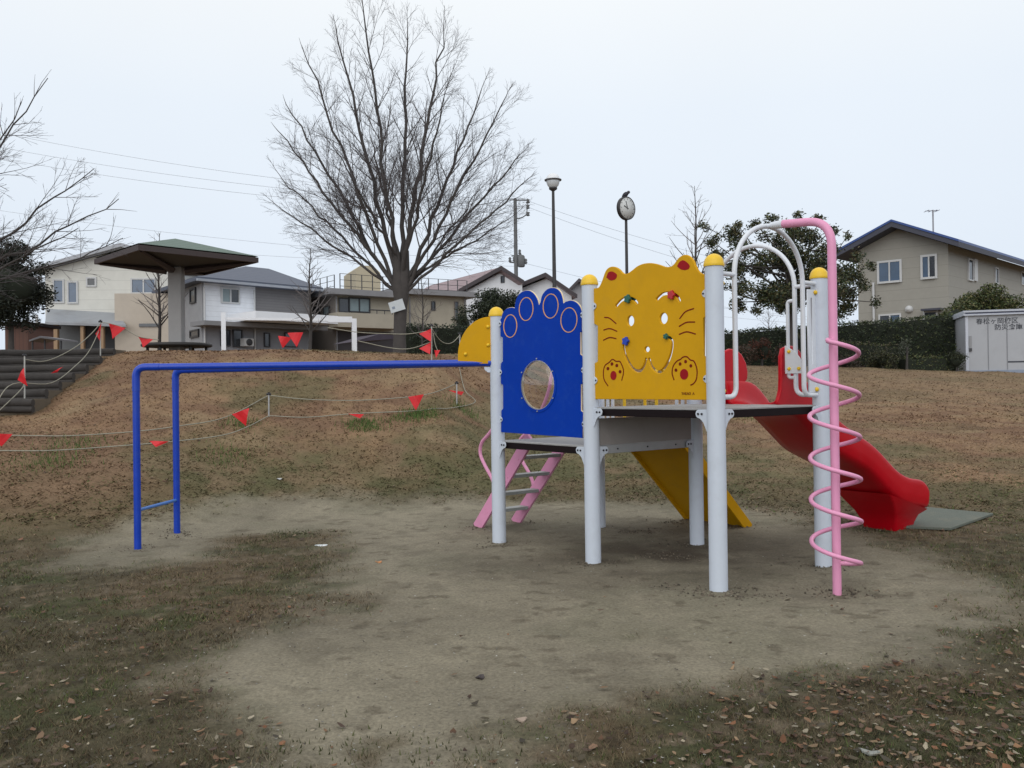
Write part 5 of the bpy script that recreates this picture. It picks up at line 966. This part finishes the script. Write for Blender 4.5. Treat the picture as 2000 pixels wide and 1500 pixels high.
# the big zelkova
Dz = 24.0
def zel():
    base = at(781, 762, Dz); gz = tz(base[0], base[1]); bx = base[0]; zz = [3.9, 4.4, 5.0, 5.9, 7.0, 8.4, 9.6, 10.6, 11.4, 12.1, 12.6]; hw = [.5, 2.6, 3.4, 3.8, 3.95, 3.75, 3.4, 2.7, 2.1, 1.4, .3]
    def inside(p):
        dx = (p[0] - bx + .06) * (1.0 if p[0] > bx else 1.03); r = math.hypot(dx, p[1] - Dz); return float(np.interp(p[2], zz, hw, left=-1, right=-1)) * (1 + .08 * math.sin(3 * math.atan2(p[1] - Dz, dx) + 1) + .12 * math.sin(p[2] * 5 + 2 * math.atan2(p[1] - Dz, dx))) - r
    T = Tree(5, inside, 5, .02, .0026, 1.2, .58, .085, (.3, .75))
    t = thing('bare_tree', (bx, Dz, gz), 'large vase shaped leafless tree with a white notice tied to its trunk', 'tree', 'bare trees')
    f = at(783, 560, Dz); T.big.tube(np.array([[bx, Dz, gz - .2], [bx, Dz, gz + .15], [bx + .01, Dz, gz + .8], [f[0] - .01, Dz, f[2] - .5], [f[0], Dz, f[2] + .1]]), [.26, .195, .17, .18, .18], 14); T.big.tube(np.array([[f[0] - .01, Dz, f[2] - .8], [f[0] - .03, Dz, f[2] - .35], [f[0] - .06, Dz, f[2] + .05], [f[0] - .08, Dz, f[2] + .4], [f[0] - .10, Dz + .03, f[2] + .95]]), [.13, .165, .19, .15, .10], 12); T.big.tube(np.array([[f[0] + .01, Dz - .02, f[2] - .8], [f[0] + .04, Dz, f[2] - .3], [f[0] + .08, Dz, f[2] + .1], [f[0] + .11, Dz, f[2] + .4], [f[0] + .15, Dz - .03, f[2] + 1.0]]), [.13, .165, .18, .14, .09], 12)
    def limb(px, py, dy, r, sx=783, sy=560, r1=.012, curve=.04):
        a = at(sx, sy, Dz); b = at(px, py, Dz); b[1] += dy; n = 16; tt = np.linspace(0, 1, n); mid = (a + b) / 2; up = np.array([a[0] * .45 + b[0] * .55 - (b[0] - a[0]) * curve, (a[1] + b[1]) / 2, mid[2] + .0]); P = ((1 - tt) ** 2)[:, None] * a + (2 * tt * (1 - tt))[:, None] * (up + np.array([0, 0, abs(b[0] - a[0]) * .02])) + (tt ** 2)[:, None] * b
        P[1:-1] += np.array([[T.r.gauss(0, .035), T.r.gauss(0, .05), T.r.gauss(0, .02)] for _ in range(n - 2)]); rad = r * .8 * (1 - tt) ** .75 + r1 * tt * .5 + .004; T.big.tube(P, rad, 9, cap=False)
        L = np.linalg.norm(b - a); k = int(L * 3.4); az = T.r.uniform(0, 6)
        for i in range(k):
            t_ = .22 + .78 * (i + T.r.random()) / k; q = min(int(t_ * (n - 1)), n - 2); d = P[q + 1] - P[q]; d /= np.linalg.norm(d); az += 2.4 + T.r.uniform(-.5, .5)
            T.grow(P[q], rot_to(d, T.r.uniform(.3, .8), az), T.r.uniform(.9, 1.9) * (1.25 - .6 * t_), max(.006, min(.02, rad[q] * .4)), 2)
        d = P[-1] - P[-2]; d /= np.linalg.norm(d); T.grow(P[-1], d, .8, .012, 3)
    for a in [(548, 190, .6, .070), (556, 270, -.7, .060), (536, 335, .8, .052), (552, 410, -.4, .045), (600, 110, -.5, .065), (650, 40, .4, .085), (715, 15, -.7, .070), (790, 25, .7, .085), (868, 70, -.3, .085), (940, 150, .8, .075), (990, 205, -.8, .062), (1020, 290, .4, .062), (1030, 360, -.6, .05), (992, 420, .6, .042), (700, 220, 1.9, .055), (880, 230, -2.0, .06), (930, 340, 2.0, .045), (690, 340, -2.2, .042)]:
        limb(*a[:4], sx=783 + np.clip((a[0] - 783) * .04, -10, 10), sy=545 - T.r.uniform(0, 50) if abs(a[0] - 783) < 120 else 562 + T.r.uniform(-12, 14))
    T.big.build('trunk', BARK, t); T.sm.build('crown', TWIG, t)
    nb = np.array([bx, Dz - .24, 0]); fn = Fr(762, Dz - .23, 790, Dz - .23); c, s = math.cos(.29), math.sin(.29); ctr = fn.p(*fn.sz(775, 597.5)); u = fn.e * c + Z * s; v = -fn.e * s + Z * c
    m = MB(); m.prism([ctr + u * a + v * b for a, b in ((-.205, -.15), (.205, -.15), (.205, .15), (-.205, .15))], -fn.n * .012); sg = m.build('notice_board', mat('white_notice', (.50, .54, .57), .5, .05, 9)); sg.data.transform(Matrix.Translation(Vector([-k for k in ctr]))); sg.location = Vector(ctr); tag(sg, 'white rectangular notice hanging tilted on the trunk of the large bare tree', 'notice')
    m = MB(); q = ctr + fn.n * .002; m.prism([q + u * a + v * b for a, b in ((-.14, -.06), (-.06, -.06), (-.06, .01), (-.14, .01))], fn.n * .002); m.build('grey_mark', mat('grey_print', (.22, .26, .33), .6), sg)
zel()
def small_bare(px, D, ytop, ybase, hwpx, seed, label, mat_b=BARK, mat_t=TWIG2, den=.9, cat='tree', r0=.06, lev=4, straight=.03, fork=.3, group='bare trees', ang=(.5, 1.0), ratio=.5):
    b = at(px, ybase, D); gz = tz(b[0], b[1]); top = at(px, ytop, D)[2]; H = top - gz; hw = hwpx / FPX * D
    def inside(p):
        t = (p[2] - gz) / H
        if t > 1.02: return -1
        return hw * float(np.interp(t, [0, fork * .7, fork + .15, .6, .85, 1.02], [.3, .5, 1, .95, .5, .06])) - math.hypot(p[0] - b[0], p[1] - D)
    T = Tree(seed, inside, lev, .06, .0045, den, ratio, .09, ang); t = thing('bare_tree', (b[0], b[1], gz), label, cat, group)
    n = 18; P = [np.array([b[0] + straight * math.sin(i * .7 + seed) * .8, b[1] + straight * math.cos(i * .9 + seed), gz - .2 + (H + .15) * i / (n - 1)]) for i in range(n)]; rad = np.linspace(r0, .008, n); T.big.tube(np.array(P), rad, 8, cap=False); az = seed
    for i in range(int(fork * n), n - 1):
        for k in range(3 if i < n * .8 else 2): az += 2.4; L = hw * np.interp(i / n, [fork, .6, 1], [1.25, 1.0, .35]) * T.r.uniform(.7, 1.05); T.grow(P[i] + (P[i + 1] - P[i]) * T.r.random(), rot_to(np.array([0, 0, 1.]), T.r.uniform(.65, 1.1), az), L, rad[i] * .5, 1)
    T.big.build('trunk', mat_b, t); T.sm.build('crown', mat_t, t); return t
small_bare(312, 24, 452, 690, 62, 3, 'thin leafless tree standing left of the shelter column', den=.7, lev=3, fork=.32)
small_bare(607, 24, 482, 690, 62, 9, 'thin leafless tree standing in front of the grey clad house wall', den=.8, lev=3, fork=.3)
small_bare(826, 27, 520, 690, 50, 13, 'slender leafless sapling right of the notice, before the beige wall', den=.7, lev=3, r0=.035)
small_bare(1362, 30, 360, 690, 95, 17, 'bare young tree with wide level branches behind the cat panel', den=.28, lev=3, r0=.09, fork=.35, straight=.02, mat_t=TWIG2, ang=(.5, .9), ratio=.42)
small_bare(1502, 48, 598, 700, 42, 23, 'small faint leafless shrub against the sky under the evergreen', den=1.0, lev=4, r0=.05, fork=.2, mat_b=TWIG2)
def left_tree():
    D = 13.5; bx = at(-240, 700, D)[0]; gz = tz(bx, D)
    def inside(p):
        r = math.hypot(p[0] - bx, p[1] - D); return float(np.interp(p[2], [2.6, 3.1, 4.0, 5.0, 6.2, 8.5], [1.2, 3.3, 3.75, 3.2, 2.3, .4], left=-1, right=-1)) - r
    T = Tree(31, inside, 5, .03, .0026, 1.25, .56, .09, (.35, .8)); t = thing('bare_tree', (bx, D, gz), 'spreading leafless tree whose branches reach in from beyond the left edge', 'tree', 'bare trees')
    f = np.array([bx, D, gz + 1.4]); T.big.tube(np.array([[bx, D, gz - .3], [bx, D, gz + .7], f]), [.2, .15, .15], 12)
    for (ex, ey, ez, r) in ((215, 380, .3, .05), (190, 460, -.6, .05), (130, 300, .9, .055), (70, 215, -.4, .055), (60, 130, .5, .05), (150, 430, 1.6, .045), (40, 330, -1.3, .05), (100, 400, -1.8, .04), (-100, 100, .6, .06), (-480, 200, 0, .07), (-420, 60, 1, .06), (-300, 300, 2.6, .06), (-250, 200, -2.2, .05)):
        b_ = at(ex, ey, D); b_[1] += ez; n = 16; tt = np.linspace(0, 1, n); P = ((1 - tt) ** 2)[:, None] * f + (2 * tt * (1 - tt))[:, None] * (f * .5 + b_ * .5 - np.array([0, 0, .25])) + (tt ** 2)[:, None] * b_
        P[1:-1] += np.array([[T.r.gauss(0, .03), T.r.gauss(0, .03), T.r.gauss(0, .03)] for _ in range(n - 2)]); rad = r * .62 * (1 - tt) + .006; T.big.tube(P, rad, 7, cap=False); az = T.r.uniform(0, 6); L = np.linalg.norm(b_ - f); k = int(L * 3.4)
        for i in range(k):
            t_ = .25 + .75 * (i + T.r.random()) / k; q = min(int(t_ * (n - 1)), n - 2); d = P[q + 1] - P[q]; d /= np.linalg.norm(d); az += 2.4; T.grow(P[q], rot_to(d, T.r.uniform(.4, .9), az), T.r.uniform(.6, 1.35) * (1.3 - .7 * t_), max(.007, rad[q] * .45), 2)
    T.big.build('trunk', BARK, t); T.sm.build('crown', TWIG, t)
left_tree()
# --- leafy masses ------------------------------------------------------------------------------
LEAF = mat('evergreen_leaf', (0, 0, 0), .6, .1, 9, vcol=True, spec=.35)
def leafcloud(name, pts, size, cols, parent, jitter=.06, lum=(.5, 1.5), up=.3):
    n = len(pts); pts = pts + rng.normal(0, jitter, (n, 3)); u = rng.normal(0, 1, (n, 3)); u[:, 2] *= .6; u /= np.linalg.norm(u, axis=1)[:, None]; w_ = rng.normal(0, 1, (n, 3)); w_[:, 2] += up; v = np.cross(u, w_); v /= np.linalg.norm(v, axis=1)[:, None]
    L = rng.uniform(size * .6, size * 1.3, n)[:, None]; W = L * .42
    V = np.stack([pts - u * L * .5, pts + v * W * .5, pts + u * L * .5, pts - v * W * .5], 1).reshape(-1, 3); cols = np.array(cols); c = cols[rng.integers(0, len(cols), n)] * rng.uniform(lum[0], lum[1], n)[:, None]
    return rawmesh(name, V, np.arange(n * 4).reshape(-1, 4), LEAF, np.repeat(c, 4, 0), parent)
def clumps(cs, rs, per, flat=.75, shell=.35):   # leaf points round clump centres
    out = []
    for c, r in zip(cs, rs):
        k = int(per * r * r); d = rng.normal(0, 1, (k, 3)); d /= np.linalg.norm(d, axis=1)[:, None]; rad = r * (rng.random(k) ** shell)[:, None]; out.append(c + d * rad * np.array([1, 1, flat]))
    return np.vstack(out)
DG = [(.022, .032, .014), (.030, .040, .018), (.014, .022, .012), (.045, .050, .022)]; MG = [(.055, .075, .025), (.085, .098, .032), (.032, .048, .018), (.11, .10, .042)]
def bush(px, D, ytop, ybot, hwpx, label, cols, name='shrub', cat='shrub', size=.09, n=26, per=900, group=None, seed=1, squash=1.0, core=True, trunk=True):
    R = np.random.default_rng(seed); c = at(px, (ytop + ybot) / 2, D); hz = (ybot - ytop) / 2 / FPX * D; hw = hwpx / FPX * D; gz = tz(c[0], c[1]); t = thing(name, (c[0], c[1], min(gz, c[2] - hz + .1)), label, cat, group)
    cs = []; rs = []
    while len(cs) < n:
        d = R.uniform(-1, 1, 3); q = np.linalg.norm(d)
        if q > 1 or q < .35: continue
        cs.append(c + d * np.array([hw, hw * .9, hz]) * .80); rs.append(R.uniform(.16, .32) * min(hw, hz) * 1.25)
    if core:
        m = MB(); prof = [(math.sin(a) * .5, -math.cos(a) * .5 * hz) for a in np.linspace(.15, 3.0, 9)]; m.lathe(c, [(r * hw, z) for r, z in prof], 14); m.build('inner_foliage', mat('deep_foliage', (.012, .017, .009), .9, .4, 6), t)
    leafcloud('crown', clumps(cs, rs, per * 3.2), size * .85, cols, t, .04)
    if trunk: m = MB(); m.tube([(c[0], c[1], min(gz, c[2] - hz) - .2), (c[0] + .03, c[1], c[2])], [max(.05, hw * .08), .03], 8); m.build('trunk', BARK, t)
    return t
bush(20, 24, 462, 655, 92, 'large dark evergreen tree at the left edge beside the cream house', [(.010, .014, .010), (.016, .022, .014), (.024, .030, .018)], 'evergreen_tree', 'tree', .11, 46, 1100, 'evergreen trees', 2)
bush(975, 33, 553, 700, 72, 'rounded dark evergreen bush rising behind the blue panel', [(.020, .030, .014), (.030, .042, .020), (.012, .02, .010)], 'evergreen_tree', 'tree', .12, 46, 1000, 'evergreen trees', 3)
bush(905, 31, 590, 690, 26, 'small evergreen shrub between the beige wing and the rounded bush', [(.025, .036, .018), (.045, .052, .028)], 'shrub', 'shrub', .11, 18, 1000, None, 4)
bush(1925, 32, 552, 700, 88, 'wide olive green shrub behind the white storage shed', MG, 'shrub', 'shrub', .13, 50, 900, None, 5)
bush(1868, 30, 575, 690, 36, 'olive green shrub left of the white storage shed, in front of the beige house', MG, 'shrub', 'shrub', .12, 22, 900, None, 6)
def evergreen():
    D = 26; R = np.random.default_rng(12); b = at(1548, 700, D); gz = tz(b[0], b[1]); t = thing('evergreen_tree', (b[0], b[1], gz), 'broad open crowned evergreen tree behind the white arches of the climbing frame', 'tree', 'evergreen trees'); tr = MB(); hub = at(1548, 590, D)
    tr.tube([(b[0], b[1], gz - .2), at(1546, 640, D), hub, at(1540, 540, D), at(1535, 480, D)], [.14, .12, .11, .07, .02], 10)
    cs = []; rs = []; W = []
    spots = [(1390, 470, 14), (1400, 500, 16), (1430, 455, 16), (1425, 520, 20), (1455, 490, 20), (1455, 560, 20), (1440, 590, 14), (1480, 440, 16), (1490, 520, 24), (1495, 575, 26), (1510, 470, 18), (1530, 510, 28), (1535, 560, 30), (1550, 450, 22), (1560, 500, 30), (1575, 545, 30), (1590, 470, 24), (1600, 510, 28), (1615, 560, 28), (1625, 450, 14), (1630, 490, 18), (1640, 530, 24), (1650, 570, 22), (1660, 600, 16), (1670, 540, 16), (1685, 560, 12), (1680, 500, 10), (1600, 430, 10), (1560, 418, 9), (1510, 425, 10), (1440, 438, 8), (1640, 610, 10), (1700, 520, 8), (1520, 600, 14), (1560, 590, 18), (1478, 605, 9), (1410, 560, 10), (1655, 460, 8), (1375, 440, 7), (1710, 590, 8)]
    for (x, y, r) in spots:
        for k in range(3):
            c = at(x + R.normal(0, r * .4), y + R.normal(0, r * .35), D + R.normal(0, .7)); cs.append(c); rs.append(r / FPX * D * R.uniform(.75, 1.25))
        c = at(x, y, D + R.normal(0, .5)); st = hub + (np.array([0, 0, 1.]) * R.uniform(-.3, 1.4)) * (1 if y < 560 else .2); mid = (st + c) / 2 + R.normal(0, .12, 3); tr.tube(crom([st, mid, c], 5), np.linspace(.045, .008, 11), 5, cap=False)
    tr.build('trunk', BARK, t); leafcloud('crown', clumps(cs, rs, 3000, .8, .5), .10, [(.026, .040, .016), (.042, .056, .022), (.016, .026, .012), (.070, .075, .030), (.095, .082, .038)], t, .04)
evergreen()
def hedge(label, top, ybot, D0, D1, depth, cols, size=.09, per=55000, name='hedge', wob=.16):
    """top: list of (px,py) along the hedge front"""
    n = len(top); Ds = np.interp([p[0] for p in top], [top[0][0], top[-1][0]], [D0, D1]); T_ = [at(p[0], p[1], D) for p, D in zip(top, Ds)]; B_b = [at(p[0], ybot, D) for p, D in zip(top, Ds)]; cx_ = T_[n // 2]; t = thing(name, (cx_[0], cx_[1], tz(cx_[0], cx_[1])), label, 'hedge' if name == 'hedge' else name)
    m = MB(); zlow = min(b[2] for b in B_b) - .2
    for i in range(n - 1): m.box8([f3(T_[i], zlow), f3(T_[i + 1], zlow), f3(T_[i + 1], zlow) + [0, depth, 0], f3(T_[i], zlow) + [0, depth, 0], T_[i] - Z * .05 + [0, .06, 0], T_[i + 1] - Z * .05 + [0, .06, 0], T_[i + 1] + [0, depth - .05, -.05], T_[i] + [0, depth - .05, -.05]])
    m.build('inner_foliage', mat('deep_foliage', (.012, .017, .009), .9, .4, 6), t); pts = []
    for i in range(n - 1):
        a, b = T_[i], T_[i + 1]; L = np.linalg.norm((b - a)[:2]); H = a[2] - zlow; k = int(per * L * H / 100); s = rng.random(k)[:, None]; z = rng.random(k); P = a[None] * (1 - s) + b[None] * s; P[:, 2] = zlow + (P[:, 2] - zlow) * z; P[:, 1] -= .02 + wob * fbm(P[:, 0] * 3, P[:, 2] * 3, 3, 7); pts.append(P)
        k = int(per * L * depth / 100 * .7); s = rng.random(k)[:, None]; P = a[None] * (1 - s) + b[None] * s; P[:, 1] += rng.random(k) * depth; P[:, 2] += wob * (fbm(P[:, 0] * 3, P[:, 1] * 3, 3, 9) - .3); pts.append(P)
    leafcloud('foliage', np.vstack(pts), size, cols, t, .03)
hedge('long tall dark clipped hedge in front of the grey beige house', [(1395, 651), (1500, 643), (1640, 634), (1750, 626), (1855, 616), (1900, 612)], 722, 30.5, 29, 1.2, [(.022, .036, .015), (.038, .055, .022), (.014, .024, .012), (.065, .075, .03)], .10, 30000)
hedge('short dark hedge between the large bare tree trunk and the yellow corner board', [(790, 634), (830, 636), (870, 638), (912, 640)], 700, 29, 29, 1.0, [(.020, .034, .016), (.032, .048, .022), (.012, .02, .012)], .09, 26000)
hedge('low clipped olive hedge left of the storage shed', [(1772, 699), (1812, 697), (1850, 697)], 728, 27.6, 27.4, .7, MG, .07, 36000)
hedge('low clipped olive hedge row right of the pink pole, below the tall hedge', [(1560, 658), (1625, 663), (1690, 671), (1752, 676)], 722, 28.3, 28, .9, [(.075, .085, .03), (.05, .06, .025), (.08, .065, .04)], .08, 30000)
RB = [(.12, .05, .035), (.075, .055, .04), (.045, .045, .027), (.10, .08, .06)]
bush(1487, 27.6, 656, 716, 26, 'reddish brown leafy shrub seen between the arches of the climbing frame', [(.15, .05, .03), (.10, .04, .03), (.04, .035, .02)], size=.07, n=26, per=2400, seed=21)
bush(1450, 27.3, 668, 716, 30, 'dull brown shrub seen beside the tall white post', RB, size=.07, n=26, per=2400, seed=22)
bush(1535, 27.8, 664, 718, 30, 'brown leafless looking shrub behind the slide hood', RB, size=.07, n=26, per=2400, seed=23)
bush(1650, 27.2, 690, 726, 38, 'brown and mauve low shrub just right of the pink pole', [(.06, .035, .032), (.035, .028, .022), (.045, .04, .02)], size=.07, n=26, per=2400, seed=24)
bush(1722, 27.2, 676, 727, 34, 'rounded olive shrub left of the pale grey shrub', [(.035, .042, .016), (.055, .055, .02), (.03, .028, .018)], size=.07, n=26, per=2400, seed=25)
bush(1770, 27.6, 657, 700, 17, 'pale grey green wispy shrub against the dark hedge', [(.09, .10, .075), (.05, .06, .04)], size=.07, n=14, per=1500, seed=26, core=False)
bush(1868, 27.2, 682, 728, 19, 'dark green shrub touching the left side of the storage shed', [(.018, .026, .012), (.035, .04, .018)], size=.07, n=20, per=2400, seed=27)
bush(1600, 27.5, 672, 722, 30, 'dark shrub hidden behind the pink spiral and far white post', RB, size=.07, n=22, per=2000, seed=28)
# ============================================================ PENNANTS, ROPES, STAKES
def near(px, py, back=.12, D=None):
    if D is not None: return at(px, py, D)
    g_ = ground_hit(px, py)
    if g_ is None or g_[1] > 19: return at(px, py, 15.6)
    return at(px, py, g_[1] - back)
def rope(pts, label, back=.12, Ds=None):
    P = [near(x, y, back, None if Ds is None else Ds[i]) for i, (x, y) in enumerate(pts)]; Q = crom(P, 6)
    for q in Q:
        zg = tz(q[0], q[1]) + .015
        if q[2] < zg: q[2] = zg
    m = MB(); m.tube(Q, .0075, 5); o = m.build('rope', ROPE); c = Vector(P[0]); o.data.transform(Matrix.Translation(-c)); o.location = c; tag(o, label, 'rope', 'ropes round the mound')
def stake(px, yt, yb, label, D=None, r=.011, m_=STEEL):
    b = near(px, yb, 0, D); t = at(px, yt, b[1]); m = MB(); m.tube([b - Z * .15, t], r, 8); o = None; th_ = thing('stake', (b[0], b[1], b[2]), label, 'stake', 'stakes holding the ropes'); m.build('rod', m_, th_)
    m = MB(); m.tube([t + [-.03, 0, 0], t + [.03, 0, 0]], .016, 8); m.tube([t - Z * .01, t + Z * .03], .015, 8); m.build('hook', DARKBOLT, th_); return b[1]
def flag(pts, label, D=None, back=.14):
    ys = max(p[1] for p in pts); d = D if D else near(pts[0][0], ys, back)[1]; P = [at(x, y, d) for x, y in pts]; c = sum(P) / 3; V = []; n = 5; idx = {}; F = []
    for i in range(n + 1):
        for j in range(n + 1 - i): a, b_ = i / n, j / n; q = P[0] * (1 - a - b_) + P[1] * a + P[2] * b_; q = q + np.array([0, .018 * math.sin(5 * a + 4 * b_ + pts[0][0]), 0]); idx[(i, j)] = len(V); V.append(q)
    for i in range(n):
        for j in range(n - i):
            F.append((idx[(i, j)], idx[(i + 1, j)], idx[(i, j + 1)]))
            if i + j < n - 1: F.append((idx[(i + 1, j)], idx[(i + 1, j + 1)], idx[(i, j + 1)]))
    m = MB(); m.add(V, F, False); o = m.build('pennant_flag', FLAG); s = o.modifiers.new('s', 'SOLIDIFY'); s.thickness = .003; o.data.transform(Matrix.Translation(Vector([-k for k in c]))); o.location = Vector(c); tag(o, label, 'pennant', 'red pennants on the ropes'); return d
stake(525, 770, 814, 'short steel stake in the middle of the mound, nearest the blue bars'); stake(48, 694, 758, 'pale stake on the log steps at the left', D=12.6, m_=mat('pale_stake', (.4, .4, .38), .7)); D5 = 15.2
stake(843, 636, 692, 'pale stake on the mound crest beside the two stacked red pennants', D=D5, m_=mat('pale_stake', (.4, .4, .38), .7)); stake(898, 652, 700, 'short stake partly behind the yellow corner board', D=16, m_=mat('pale_stake', (.4, .4, .38), .7)); stake(892, 748, 790, 'short steel stake low on the mound just left of the white post')
stake(196, 628, 678, 'pale stake at the top corner of the log steps', D=15.2, m_=mat('pale_stake', (.4, .4, .38), .7))
rope([(-20, 850), (60, 851), (140, 851), (262, 843), (350, 832), (440, 815), (525, 772)], 'upper rope along the left of the mound, ending at the middle stake'); rope([(-20, 880), (100, 880), (220, 872), (330, 863), (430, 851), (480, 835), (525, 812)], 'lower rope along the left of the mound, near the grass')
rope([(525, 772), (600, 780), (700, 782), (800, 775), (850, 766), (892, 749)], 'upper rope from the middle stake rightwards to the stake by the white post'); rope([(525, 812), (600, 815), (690, 808), (800, 803), (880, 797), (928, 785), (908, 762), (897, 718)], 'lower rope from the middle stake, turning up by the yellow corner board')
rope([(-10, 810), (40, 762), (48, 746)], 'short rope running down left from the stake on the log steps', Ds=[12.0, 12.4, 12.6]); rope([(-10, 790), (25, 750), (100, 748), (150, 712), (175, 684), (196, 640)], 'lower rope climbing beside the log steps', Ds=[12.0, 12.4, 13, 14, 14.6, 15.2]); rope([(48, 702), (80, 706), (110, 698), (150, 676), (178, 652), (196, 632)], 'upper rope climbing beside the log steps', Ds=[12.6, 13, 13.4, 14.1, 14.8, 15.2])
rope([(196, 630), (215, 632), (240, 640), (270, 657), (310, 664)], 'rope across the crest below the shelter', Ds=[15.2] * 5)
rope([(640, 640), (700, 649), (760, 652), (800, 652), (843, 645)], 'upper rope across the crest past the large tree trunk', Ds=[15.5, 15.5, 15.4, 15.3, D5]); rope([(700, 666), (760, 679), (800, 681), (843, 668)], 'lower rope across the crest past the large tree trunk', Ds=[15.4, 15.4, 15.3, D5]); rope([(843, 641), (858, 663), (872, 671), (885, 668), (898, 655)], 'sagging rope between the crest stake and the yellow corner board', Ds=[D5, 15.4, 15.6, 15.8, 16]); rope([(846, 650), (850, 672), (856, 688)], 'loose rope end hanging behind the stacked pennants', Ds=[D5] * 3)
flag([(487, 797), (452, 809), (480, 832)], 'red pennant hanging point down just left of the middle stake'); flag([(290, 861), (330, 862), (306, 873)], 'red pennant lying nearly flat beside the inner blue post'); flag([(828, 770), (797, 775), (812, 802)], 'red pennant hanging above green tufts right of the mound centre'); flag([(679, 808), (711, 809), (704, 817)], 'red pennant lying flat on the mound below the blue bar'); flag([(876, 762), (906, 765), (901, 772)], 'pinkish red pennant lying flat beside the yellow corner board')
flag([(-22, 846), (23, 848), (2, 872)], 'red pennant cut by the left edge of the picture'); flag([(47, 718), (33, 742), (53, 754)], 'red pennant hanging by the stake on the log steps', D=12.5); flag([(122, 717), (98, 729), (112, 727)], 'folded red pennant lying across the log steps', D=13.2)
flag([(199, 632), (186, 652), (194, 665)], 'narrow edge-on red pennant at the top corner of the log steps', D=15.1); flag([(213, 632), (246, 641), (220, 662)], 'red pennant on the crest right of the top corner of the log steps', D=15.15); flag([(270, 657), (300, 663), (280, 679)], 'red pennant on the crest below the shelter roof', D=15.2)
flag([(543, 656), (570, 659), (552, 680)], 'left one of the two red pennants on the crest by the thin bare tree', D=15.35); flag([(561, 650), (592, 649), (580, 678)], 'right one of the two red pennants on the crest by the thin bare tree', D=15.3)
flag([(842, 642), (819, 652), (842, 668)], 'upper of two red pennants stacked on the crest stake', D=D5 - .05); flag([(842, 668), (819, 681), (840, 692)], 'lower of two red pennants stacked on the crest stake', D=D5 - .05); flag([(848, 684), (860, 684), (852, 699)], 'small red pennant at the end of the loose rope end', D=D5 - .1)
